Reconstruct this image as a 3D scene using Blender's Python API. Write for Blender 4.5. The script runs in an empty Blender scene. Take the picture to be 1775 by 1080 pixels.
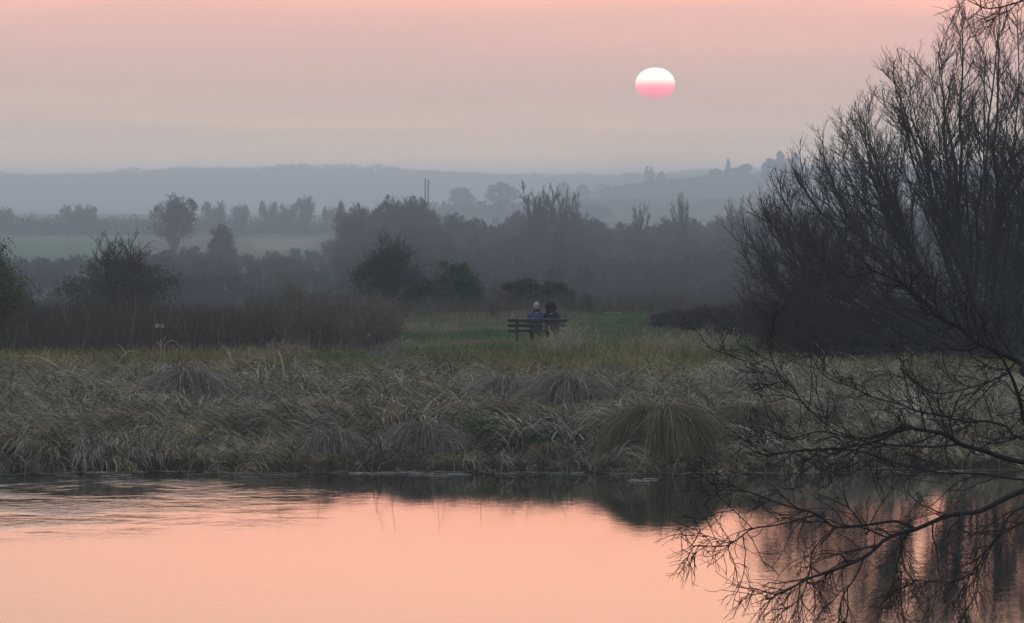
import bpy, math, random
import numpy as np
from mathutils import Vector
R = math.radians
F = 7443.0            # focal length in photo pixels (1775 wide), sun disc = 0.53 degrees
CAMZ = 5.0
rng = np.random.default_rng(7)
random.seed(7)
scene = bpy.context.scene
C = scene.collection

def X(px, D): return (px-887.5)/F*D
def Z(py, D): return CAMZ-(py-340.0)/F*D

# ------------------------------------------------------------------ noise
_tab = np.random.default_rng(99).random((256, 256))
def vnoise(x, y, s=1.0, off=0):
    x = np.asarray(x, float)/s+off*17.3+500.0; y = np.asarray(y, float)/s+off*9.1+500.0
    xi = np.floor(x).astype(int); yi = np.floor(y).astype(int)
    fx = x-xi; fy = y-yi
    fx = fx*fx*(3-2*fx); fy = fy*fy*(3-2*fy)
    a = _tab[xi % 256, yi % 256]; b = _tab[(xi+1) % 256, yi % 256]
    c = _tab[xi % 256, (yi+1) % 256]; d = _tab[(xi+1) % 256, (yi+1) % 256]
    return (a*(1-fx)+b*fx)*(1-fy)+(c*(1-fx)+d*fx)*fy
def fbm(x, y, s=1.0, off=0):
    return (vnoise(x, y, s, off)*.55+vnoise(x, y, s*.47, off+1)*.3+vnoise(x, y, s*.21, off+2)*.15)
def sst(a, b, x):
    t = np.clip((np.asarray(x, float)-a)/(b-a), 0, 1); return t*t*(3-2*t)

# ------------------------------------------------------------------ terrain
RIDGES = [  # distance, depth, [(px, top py)]
    (2600, 700, [(-4000, 372), (850, 372), (960, 350), (1050, 327), (1100, 319), (1250, 304), (1375, 297), (1500, 290), (1775, 283), (2600, 280), (6000, 330)]),
    (1900, 330, [(-4000, 375), (600, 372), (760, 362), (900, 352), (1020, 348), (1200, 352), (1400, 345), (1800, 340), (5000, 350)]),
    (4100, 900, [(-6000, 310), (-1200, 312), (0, 308), (130, 307), (300, 297), (500, 294), (650, 296), (760, 301), (900, 309), (1000, 310), (1150, 305), (1300, 299), (1800, 292), (7000, 300)]),
]
def shore(x): return 77.5+1.1*(vnoise(x, 0, 2.3, 3)-.5)+.5*(vnoise(x, 0, .8, 4)-.5)+.8*sst(2, 9, x)
def h(x, y):
    x = np.asarray(x, float); y = np.asarray(y, float)
    sh = shore(x)
    d = y-sh
    far = -0.8+.97*sst(-.9, .35, d)+.37*sst(.3, 7, d)
    hum = (fbm(x, y, 1.5, 5)-.5)*.62*sst(.2, 1.6, d)*(1-sst(24, 32, d))
    far = far+hum+(fbm(x, y, 9, 8)-.5)*.25*sst(20, 40, d)
    far = far-6.4*sst(160, 275, y)
    far = far+(fbm(x, y, 160, 9)-.5)*1.6*sst(260, 500, y)
    for D, w, prof in RIDGES:
        px = 887.5+F*x/np.maximum(y, 50)
        top = CAMZ-(np.interp(px, [p[0] for p in prof], [p[1] for p in prof])-340)/F*D
        k = np.exp(-((y-D)/w*1.6)**2)
        far = far+(top+5.9)*k
    near = -0.8+4.2*(1-sst(1.5, 19, y))
    prom = 1.25*sst(4.6, 6.2, x)*sst(18, 27, y)*(1-sst(39.5, 42.5, y))
    near = np.maximum(near, -0.8+prom)
    z = np.where(y < 60, near, far)
    return z

def smesh(name, V, Fq, mat, parent=None, tint=None, smooth=False, tris=False):
    me = bpy.data.meshes.new(name)
    V = np.ascontiguousarray(V, np.float32); Fq = np.ascontiguousarray(Fq, np.int32)
    k = Fq.shape[1]
    me.vertices.add(len(V)); me.vertices.foreach_set('co', V.ravel())
    me.loops.add(Fq.size); me.loops.foreach_set('vertex_index', Fq.ravel())
    me.polygons.add(len(Fq))
    me.polygons.foreach_set('loop_start', np.arange(0, Fq.size, k, dtype=np.int32))
    me.polygons.foreach_set('loop_total', np.full(len(Fq), k, np.int32))
    if smooth: me.polygons.foreach_set('use_smooth', np.ones(len(Fq), bool))
    me.update(calc_edges=True)
    if tint is not None:
        a = me.attributes.new('tint', 'FLOAT_COLOR', 'POINT')
        t = np.ones((len(V), 4), np.float32); t[:, :3] = tint
        a.data.foreach_set('color', t.ravel())
    me.materials.append(mat)
    o = bpy.data.objects.new(name, me); C.objects.link(o)
    if parent is not None: o.parent = parent
    return o

def tag(o, label=None, cat=None, group=None, kind=None):
    if label: o['label'] = label
    if cat: o['category'] = cat
    if group: o['group'] = group
    if kind: o['kind'] = kind
    return o
def empty(name, loc, label, cat, group=None, rz=0):
    o = bpy.data.objects.new(name, None); C.objects.link(o)
    o.location = loc; o.rotation_euler = (0, 0, rz)
    o.empty_display_size = .2
    return tag(o, label, cat, group)
def copy_tree(o, loc, rz=0, scale=(1, 1, 1), label=None, group=None, cat=None):
    c = o.copy(); C.objects.link(c)
    c.location = loc; c.rotation_euler = (0, 0, rz); c.scale = scale
    if label: c['label'] = label
    if group: c['group'] = group
    if cat: c['category'] = cat
    for ch in list(o.children):
        d = ch.copy(); C.objects.link(d); d.parent = c
        for g in list(ch.children):
            q = g.copy(); C.objects.link(q); q.parent = d
    return c

# ------------------------------------------------------------------ materials
def mat_tint(name, rough=.8, spec=.15, noise=0.0, nscale=8.0, transl=0.0):
    m = bpy.data.materials.new(name); m.use_nodes = True
    nt = m.node_tree; b = nt.nodes['Principled BSDF']
    at = nt.nodes.new('ShaderNodeAttribute'); at.attribute_name = 'tint'
    src = at.outputs['Color']
    if noise > 0:
        tc = nt.nodes.new('ShaderNodeTexCoord')
        n = nt.nodes.new('ShaderNodeTexNoise'); n.inputs['Scale'].default_value = nscale; n.inputs['Detail'].default_value = 5
        nt.links.new(tc.outputs['Object'], n.inputs['Vector'])
        mr = nt.nodes.new('ShaderNodeMapRange'); mr.inputs['To Min'].default_value = 1-noise; mr.inputs['To Max'].default_value = 1+noise
        mr.inputs['From Min'].default_value = .3; mr.inputs['From Max'].default_value = .7
        nt.links.new(n.outputs['Fac'], mr.inputs['Value'])
        vm = nt.nodes.new('ShaderNodeVectorMath'); vm.operation = 'SCALE'
        nt.links.new(src, vm.inputs[0]); nt.links.new(mr.outputs['Result'], vm.inputs['Scale'])
        src = vm.outputs['Vector']
    nt.links.new(src, b.inputs['Base Color'])
    b.inputs['Roughness'].default_value = rough; b.inputs['Specular IOR Level'].default_value = spec
    if transl > 0:
        tr = nt.nodes.new('ShaderNodeBsdfTranslucent'); mx = nt.nodes.new('ShaderNodeMixShader')
        mx.inputs[0].default_value = transl
        nt.links.new(src, tr.inputs['Color']); nt.links.new(b.outputs[0], mx.inputs[1]); nt.links.new(tr.outputs[0], mx.inputs[2])
        nt.links.new(mx.outputs[0], nt.nodes['Material Output'].inputs['Surface'])
    return m
def mat_flat(name, col, rough=.8, spec=.2, noise=.25, nscale=20, stretch=(1, 1, 1), bump=0.0):
    m = bpy.data.materials.new(name); m.use_nodes = True
    nt = m.node_tree; b = nt.nodes['Principled BSDF']
    tc = nt.nodes.new('ShaderNodeTexCoord'); mp = nt.nodes.new('ShaderNodeMapping'); mp.inputs['Scale'].default_value = stretch
    n = nt.nodes.new('ShaderNodeTexNoise'); n.inputs['Scale'].default_value = nscale; n.inputs['Detail'].default_value = 6
    nt.links.new(tc.outputs['Object'], mp.inputs['Vector']); nt.links.new(mp.outputs[0], n.inputs['Vector'])
    cr = nt.nodes.new('ShaderNodeValToRGB')
    cr.color_ramp.elements[0].position = .3; cr.color_ramp.elements[1].position = .7
    cr.color_ramp.elements[0].color = tuple(c*(1-noise) for c in col)+(1,)
    cr.color_ramp.elements[1].color = tuple(min(1, c*(1+noise)) for c in col)+(1,)
    nt.links.new(n.outputs['Fac'], cr.inputs['Fac']); nt.links.new(cr.outputs[0], b.inputs['Base Color'])
    b.inputs['Roughness'].default_value = rough; b.inputs['Specular IOR Level'].default_value = spec
    if bump:
        bp = nt.nodes.new('ShaderNodeBump'); bp.inputs['Strength'].default_value = bump; bp.inputs['Distance'].default_value = .01
        nt.links.new(n.outputs['Fac'], bp.inputs['Height']); nt.links.new(bp.outputs[0], b.inputs['Normal'])
    return m
M_GROUND = mat_tint('ground_soil_grass', .95, .05, .35, 1.3)
M_BLADE = mat_tint('sedge_blades', .75, .2, 0, 1, .15)
M_LEAF = mat_tint('leaves', .7, .25, 0, 1, .15)
M_BARK = mat_tint('bark', .85, .15, .3, 30)
M_WOOD = mat_flat('weathered_wood', (.034, .030, .028), .32, .6, .35, 14, (.6, 6, 6), .4)
M_DARKWOOD = mat_flat('dark_post_wood', (.05, .042, .038), .8, .2, .3, 20)
M_JACKET = mat_flat('blue_jacket_cloth', (.012, .040, .10), .6, .3, .25, 18, (1, 1, 2.2), .5)
M_TROUSER = mat_flat('dark_trouser_cloth', (.02, .02, .025), .85, .1, .2, 30)
M_COAT = mat_flat('dark_coat_cloth', (.014, .013, .020), .85, .1, .25, 22, (1, 1, 1), .5)
M_HAT = mat_flat('pale_knit', (.36, .35, .32), .9, .05, .2, 60, (1, 1, 1), .5)
M_FUR = mat_flat('grey_fur_trim', (.06, .058, .062), .95, .05, .4, 90, (1, 1, 1), .8)
M_HAIR = mat_flat('dark_hair', (.008, .007, .009), .8, .1, .3, 60)
M_SKIN = mat_flat('skin', (.42, .27, .20), .55, .3, .08, 12)
M_SHOE = mat_flat('dark_boot_leather', (.02, .017, .015), .5, .4, .2, 20)
M_PAPER = mat_flat('pale_label_fabric', (.20, .2, .22), .7, .2, .1, 20)
M_WHITE = mat_flat('white_painted_board', (.62, .62, .60), .6, .3, .12, 9)
M_LOG = mat_flat('bleached_log', (.42, .40, .36), .85, .1, .25, 10, (1, 5, 5), .5)
M_STEEL = mat_flat('grey_steel', (.06, .065, .07), .6, .4, .2, 3)

# ------------------------------------------------------------------ world, sun, camera
world = bpy.data.worlds.new('World'); scene.world = world; world.use_nodes = True
wn = world.node_tree; bg = wn.nodes['Background']
SUN_AZ = math.atan2(X(1135, 1), 1.0)      # to the right of +Y
def wnode(t): return wn.nodes.new(t)
sky = wnode('ShaderNodeTexSky'); sky.sky_type = 'NISHITA'; sky.sun_disc = False
sky.sun_elevation = R(2.05); sky.sun_rotation = SUN_AZ; sky.dust_density = 4; sky.air_density = 1.5
tc = wnode('ShaderNodeTexCoord'); sep = wnode('ShaderNodeSeparateXYZ'); wn.links.new(tc.outputs['Generated'], sep.inputs[0])
mz = wnode('ShaderNodeMath'); mz.operation = 'MAXIMUM'; mz.inputs[1].default_value = 0; wn.links.new(sep.outputs['Z'], mz.inputs[0])
sq = wnode('ShaderNodeMath'); sq.operation = 'SQRT'; wn.links.new(mz.outputs[0], sq.inputs[0])
# soft horizontal veils in the sky
mp = wnode('ShaderNodeMapping'); mp.inputs['Scale'].default_value = (4, 4, 55); wn.links.new(tc.outputs['Generated'], mp.inputs[0])
nz = wnode('ShaderNodeTexNoise'); nz.inputs['Scale'].default_value = 2.2; nz.inputs['Detail'].default_value = 3; nz.inputs['Distortion'].default_value = .4
wn.links.new(mp.outputs[0], nz.inputs['Vector'])
nm = wnode('ShaderNodeMath'); nm.operation = 'MULTIPLY_ADD'; nm.inputs[1].default_value = .06; nm.inputs[2].default_value = -.03
wn.links.new(nz.outputs['Fac'], nm.inputs[0])
ad = wnode('ShaderNodeMath'); ad.operation = 'ADD'; wn.links.new(sq.outputs[0], ad.inputs[0]); wn.links.new(nm.outputs[0], ad.inputs[1])
def ramp(stops):
    r = wnode('ShaderNodeValToRGB'); e = r.color_ramp.elements
    r.color_ramp.interpolation = 'EASE' if False else 'LINEAR'
    while len(e) > 1: e.remove(e[-1])
    first = True
    for deg, c in stops:
        p = math.sqrt(math.sin(R(deg)))
        el = e[0] if first else e.new(p)
        el.position = p; el.color = c+(1,); first = False
    wn.links.new(ad.outputs[0], r.inputs[0]); return r
FRONT = [(0, (1.7, 1.05, .60)), (.4, (1.5, .92, .52)), (.85, (.93, .635, .43)), (1.4, (.74, .515, .42)), (1.9, (.77, .50, .44)), (2.5, (.93, .53, .46)),
         (2.9, (1.2, .60, .48)), (3.9, (1.72, .72, .50)), (5.0, (1.85, .93, .64)), (7, (1.6, 1.0, .76)), (12, (1.2, .92, .84)),
         (22, (.95, .92, .98)), (45, (.63, .72, .89)), (90, (.45, .56, .72))]
SIDE = [(0, (1.5, 1.0, .60)), (.4, (1.35, .90, .53)), (.85, (.90, .65, .45)), (1.4, (.72, .54, .46)), (2.5, (.90, .56, .485)), (4.0, (1.12, .72, .57)), (5.5, (1.15, .83, .69)),
        (8, (1.0, .82, .74)), (15, (.98, .9, .9)), (30, (.69, .76, .88)), (90, (.45, .56, .72))]
BACK = [(0, (.5, .54, .60)), (10, (.59, .61, .69)), (30, (.55, .61, .72)), (90, (.43, .54, .67))]
rf, rs, rb = ramp(FRONT), ramp(SIDE), ramp(BACK)
dt = wnode('ShaderNodeVectorMath'); dt.operation = 'DOT_PRODUCT'; wn.links.new(tc.outputs['Generated'], dt.inputs[0])
dt.inputs[1].default_value = (math.sin(SUN_AZ), math.cos(SUN_AZ), 0)
def mrange(a, b):
    m = wnode('ShaderNodeMapRange'); m.interpolation_type = 'SMOOTHSTEP'
    m.inputs['From Min'].default_value = a; m.inputs['From Max'].default_value = b
    wn.links.new(dt.outputs['Value'], m.inputs['Value']); return m
m1 = mrange(math.cos(R(16)), math.cos(R(2.5)))
m2 = mrange(-.3, .9)
mixa = wnode('ShaderNodeMix'); mixa.data_type = 'RGBA'; wn.links.new(m1.outputs[0], mixa.inputs['Factor'])
wn.links.new(rs.outputs[0], mixa.inputs['A']); wn.links.new(rf.outputs[0], mixa.inputs['B'])
mixb = wnode('ShaderNodeMix'); mixb.data_type = 'RGBA'; wn.links.new(m2.outputs[0], mixb.inputs['Factor'])
wn.links.new(rb.outputs[0], mixb.inputs['A']); wn.links.new(mixa.outputs['Result'], mixb.inputs['B'])
bg.inputs['Strength'].default_value = 1.0
wn.links.new(mixb.outputs['Result'], bg.inputs['Color'])
bg2 = wnode('ShaderNodeBackground'); bg2.inputs['Strength'].default_value = .015; wn.links.new(sky.outputs[0], bg2.inputs['Color'])
adds = wnode('ShaderNodeAddShader'); wn.links.new(bg.outputs[0], adds.inputs[0]); wn.links.new(bg2.outputs[0], adds.inputs[1])
wn.links.new(adds.outputs[0], wn.nodes['World Output'].inputs['Surface'])
world.cycles.sampling_method = 'MANUAL'; world.cycles.sample_map_resolution = 1024

sl = bpy.data.lights.new('sunlight', 'SUN'); sl.energy = .5; sl.angle = R(.5); sl.color = (1, .62, .5)
so = bpy.data.objects.new('sunlight', sl); C.objects.link(so)
sd = Vector((math.sin(SUN_AZ), math.cos(SUN_AZ), math.tan(R(2.05))))
so.rotation_euler = sd.to_track_quat('Z', 'Y').to_euler(); so.location = (0, 0, 80)

cam = bpy.data.cameras.new('camera'); co = bpy.data.objects.new('camera', cam); C.objects.link(co)
co.location = (0, 0, CAMZ); co.rotation_euler = (R(90)-math.atan(200/F), 0, 0)
cam.sensor_width = 36; cam.lens = 36*F/1775; cam.clip_end = 30000; cam.clip_start = .5
scene.camera = co
scene.view_settings.view_transform = 'Standard'; scene.view_settings.look = 'None'
scene.view_settings.exposure = 0; scene.view_settings.gamma = 1
cy = scene.cycles
cy.max_bounces = 6; cy.diffuse_bounces = 3; cy.glossy_bounces = 3; cy.transmission_bounces = 2; cy.volume_bounces = 1; cy.transparent_max_bounces = 8
cy.use_denoising = True

# ------------------------------------------------------------------ setting
def build_ground():
    xs = np.concatenate([[0], np.cumsum(np.concatenate([np.full(70, .35), .35*1.045**np.arange(1, 133)]))])
    xs = np.concatenate([-xs[:0:-1], xs])
    ys = np.concatenate([np.linspace(-600, -20, 12), np.linspace(-10, 60, 45), np.linspace(62, 74, 7), np.arange(75, 106, .35),
                         106.5*1.012**np.arange(0, 210), ])
    yl = ys[-1]; ys = np.concatenate([ys, np.arange(yl+12, 7000, 36)])
    gx, gy = np.meshgrid(xs, ys)
    gz = h(gx, gy)
    n, m = gx.shape
    V = np.stack([gx, gy, gz], -1).reshape(-1, 3)
    i = np.arange(n*m).reshape(n, m)
    Q = np.stack([i[:-1, :-1], i[:-1, 1:], i[1:, 1:], i[1:, :-1]], -1).reshape(-1, 4)
    x, y = V[:, 0], V[:, 1]
    px = 887.5+F*x/np.maximum(y, 30)
    t = fbm(x, y, 6, 2)[:, None]
    col = np.array([.022, .022, .014])*(1-t)+np.array([.034, .028, .02])*t
    g = sst(114, 124, y)[:, None]
    t2 = sst(.4, .65, fbm(x, y, 5, 21))[:, None]
    green = np.array([.045, .075, .025])*(1-t2)+np.array([.075, .075, .04])*t2
    col = col*(1-g)+green*g
    v = sst(230, 330, y)[:, None]
    patch = fbm(x, y, 120, 31)[:, None]
    val = np.array([.03, .042, .028])*(1-patch)+np.array([.05, .055, .038])*patch
    col = col*(1-v)+val*v
    fg = (sst(690, 760, y)*(1-sst(1150, 1190, y))*(1-sst(200, 270, px)))[:, None]
    col = col*(1-fg)+np.array([.03, .085, .042])*fg
    fp = (sst(850, 900, y)*(1-sst(1060, 1120, y))*sst(425, 450, px)*(1-sst(530, 560, px))*(.5+.5*vnoise(px, y, 40, 90)))[:, None]
    col = col*(1-fp)+np.array([.17, .15, .125])*fp
    o = smesh('ground', V, Q, M_GROUND, tint=col, smooth=True)
    tag(o, kind='structure')
build_ground()

def build_water():
    xs = np.linspace(-90, 90, 2); V = [(-95, 12, 0), (95, 12, 0), (95, 82, 0), (-95, 82, 0)]
    m = bpy.data.materials.new('pond_water'); m.use_nodes = True
    nt = m.node_tree; b = nt.nodes['Principled BSDF']
    b.inputs['Base Color'].default_value = (.016, .020, .016, 1); b.inputs['Roughness'].default_value = .03; b.inputs['IOR'].default_value = 1.333
    tcn = nt.nodes.new('ShaderNodeTexCoord')
    def noise(scale, detail, rough=.5, st=(1, 1, 1)):
        mpn = nt.nodes.new('ShaderNodeMapping'); mpn.inputs['Scale'].default_value = st
        n = nt.nodes.new('ShaderNodeTexNoise'); n.inputs['Scale'].default_value = scale; n.inputs['Detail'].default_value = detail
        n.inputs['Roughness'].default_value = rough
        nt.links.new(tcn.outputs['Object'], mpn.inputs[0]); nt.links.new(mpn.outputs[0], n.inputs['Vector']); return n
    n1 = noise(3.4, 4, .6, (1.0, .6, 1)); n2 = noise(.5, 2)
    # a breath of wind ruffles the far left corner, the rest is nearly still
    sp = nt.nodes.new('ShaderNodeSeparateXYZ'); nt.links.new(tcn.outputs['Object'], sp.inputs[0])
    def mr(src, a, b2, lo, hi):
        r = nt.nodes.new('ShaderNodeMapRange'); r.interpolation_type = 'SMOOTHSTEP'
        for k, v in zip(('From Min', 'From Max', 'To Min', 'To Max'), (a, b2, lo, hi)): r.inputs[k].default_value = v
        nt.links.new(src, r.inputs['Value']); return r
    rx = mr(sp.outputs['X'], -9.5, -1.5, 1, 0); ry = mr(sp.outputs['Y'], 60, 70, 0, 1)
    mu = nt.nodes.new('ShaderNodeMath'); mu.operation = 'MULTIPLY'; nt.links.new(rx.outputs[0], mu.inputs[0]); nt.links.new(ry.outputs[0], mu.inputs[1])
    nmask = mr(n2.outputs['Fac'], .35, .65, .15, 1.3)
    mu2 = nt.nodes.new('ShaderNodeMath'); mu2.operation = 'MULTIPLY'; nt.links.new(mu.outputs[0], mu2.inputs[0]); nt.links.new(nmask.outputs[0], mu2.inputs[1])
    am = nt.nodes.new('ShaderNodeMath'); am.operation = 'MULTIPLY_ADD'; am.inputs[1].default_value = .045; am.inputs[2].default_value = .0020
    nt.links.new(mu2.outputs[0], am.inputs[0])
    hh = nt.nodes.new('ShaderNodeMath'); hh.operation = 'MULTIPLY'; nt.links.new(n1.outputs['Fac'], hh.inputs[0]); nt.links.new(am.outputs[0], hh.inputs[1])
    bp = nt.nodes.new('ShaderNodeBump'); bp.inputs['Strength'].default_value = 1; bp.inputs['Distance'].default_value = 1
    nt.links.new(hh.outputs[0], bp.inputs['Height']); nt.links.new(bp.outputs[0], b.inputs['Normal'])
    o = smesh('water', V, np.array([[0, 1, 2, 3]]), m); tag(o, kind='structure')
build_water()

# haze volume: box round the camera and the whole scene
def build_haze():
    x0, x1, y0, y1, z0, z1 = -3400, 3400, -700, 7150, -13, 39
    V = [(x0, y0, z0), (x1, y0, z0), (x1, y1, z0), (x0, y1, z0), (x0, y0, z1), (x1, y0, z1), (x1, y1, z1), (x0, y1, z1)]
    Q = np.array([[0, 3, 2, 1], [4, 5, 6, 7], [0, 1, 5, 4], [1, 2, 6, 5], [2, 3, 7, 6], [3, 0, 4, 7]])
    m = bpy.data.materials.new('haze_air'); m.use_nodes = True; nt = m.node_tree
    nt.nodes.remove(nt.nodes['Principled BSDF'])
    v = nt.nodes.new('ShaderNodeVolumePrincipled')
    v.inputs['Color'].default_value = (.745, .90, 1.0, 1); v.inputs['Density'].default_value = .00052; v.inputs['Anisotropy'].default_value = .4
    nt.links.new(v.outputs[0], nt.nodes['Material Output'].inputs['Volume'])
    o = smesh('haze', V, Q, m); tag(o, kind='stuff')
build_haze()

# the sun's disc, flattened by refraction, sunk into the haze at its lower edge
def build_sun():
    D = 9300.0; n, k = 48, 24
    th = np.linspace(0, math.pi, k); ph = np.linspace(0, 2*math.pi, n, endpoint=False)
    T, P = np.meshgrid(th, ph, indexing='ij')
    rx, rz = 34.3/F*D, 27.8/F*D
    V = np.stack([np.sin(T)*np.cos(P)*rx, np.sin(T)*np.sin(P)*rx, np.cos(T)*rz], -1).reshape(-1, 3)
    i = np.arange(k*n).reshape(k, n); j = np.roll(i, -1, 1)
    Q = np.stack([i[:-1], i[1:], j[1:], j[:-1]], -1).reshape(-1, 4)
    m = bpy.data.materials.new('setting_sun_glow'); m.use_nodes = True; nt = m.node_tree
    nt.nodes.remove(nt.nodes['Principled BSDF'])
    em = nt.nodes.new('ShaderNodeEmission'); em.inputs['Strength'].default_value = 1.0
    t = nt.nodes.new('ShaderNodeTexCoord'); s = nt.nodes.new('ShaderNodeSeparateXYZ'); nt.links.new(t.outputs['Generated'], s.inputs[0])
    cr = nt.nodes.new('ShaderNodeValToRGB'); e = cr.color_ramp.elements
    st = [(0, (.95, .46, .45)), (.12, (1.30, .37, .44)), (.28, (1.7, .35, .50)), (.38, (1.75, .46, .58)), (.46, (1.8, .68, .76)), (.55, (1.95, 1.15, 1.08)), (.66, (2.1, 1.75, 1.45)), (.76, (2.3, 2.15, 1.85)), (1, (2.6, 2.4, 2.3))]
    e[0].position = 0; e[0].color = st[0][1]+(1,)
    e[1].position = 1; e[1].color = st[-1][1]+(1,)
    for p, c in st[1:-1]:
        q = e.new(p); q.color = c+(1,)
    nt.links.new(s.outputs['Z'], cr.inputs[0]); nt.links.new(cr.outputs[0], em.inputs[0])
    nt.links.new(em.outputs[0], nt.nodes['Material Output'].inputs['Surface'])
    o = smesh('setting_sun', V, Q, m, smooth=True); o.location = (X(1135.5, D), D, Z(145.5, D))
    tag(o, 'flattened setting sun, white above and pink below, in the hazy sky', 'sun')
build_sun()

# ------------------------------------------------------------------ blades (numpy ribbons)
def blades(root, az, th0, kap, L, W, col, K=4, zmin=None, tipw=.25, side=None):
    """root Nx3, az/th0/kap/L/W N ; returns verts, quads, tint"""
    N = len(root)
    s = np.linspace(0, 1, K+1)
    P = np.zeros((N, K+1, 3)); P[:, 0] = root
    ds = L/K
    for k in range(K):
        th = th0-kap*(s[k]+.5/K)
        st = (ds*np.cos(th)*np.cos(az), ds*np.cos(th)*np.sin(az), ds*np.sin(th))
        P[:, k+1] = P[:, k]+np.stack(st, -1)
    if zmin is not None:
        P[:, :, 2] = np.maximum(P[:, :, 2], zmin[:, None]+.02*s[None, :])
    if side is None:
        sa = rng.uniform(0, 2*math.pi, N)
        side = np.stack([np.cos(sa), np.sin(sa)*.6, np.sin(sa*1.7)*.3], -1)
    w = (W[:, None]*(1-(1-tipw)*s[None, :]**1.5))[:, :, None]*.5
    A = P-side[:, None]*w; B = P+side[:, None]*w
    V = np.stack([A, B], 2).reshape(-1, 3)
    base = (np.arange(N)*(K+1)*2)[:, None]+np.arange(K)[None, :]*2
    Q = np.stack([base, base+1, base+3, base+2], -1).reshape(-1, 4)
    T = np.repeat(col, (K+1)*2, axis=0)
    return V, Q, T
class Acc:
    def __init__(s): s.V = []; s.Q = []; s.T = []; s.n = 0
    def add(s, V, Q, T): s.V.append(V); s.Q.append(Q+s.n); s.T.append(T); s.n += len(V)
    def build(s, name, mat, parent=None, smooth=False):
        return smesh(name, np.concatenate(s.V), np.concatenate(s.Q), mat, parent, np.concatenate(s.T), smooth)
def lerp(a, b, t): return np.asarray(a)*(1-t)+np.asarray(b)*t
def jitter_col(c, amt=.25):
    n = len(c); return np.clip(c*(1+rng.uniform(-amt, amt, (n, 1)))*(1+rng.uniform(-.06, .06, (n, 3))), 0, 1)

GREY = np.array([.34, .32, .285]); STRAW = np.array([.30, .24, .145]); BROWN = np.array([.13, .085, .05]); OLIVE = np.array([.12, .115, .045]); GREEN = np.array([.045, .095, .03]); DARK = np.array([.03, .027, .02])

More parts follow.
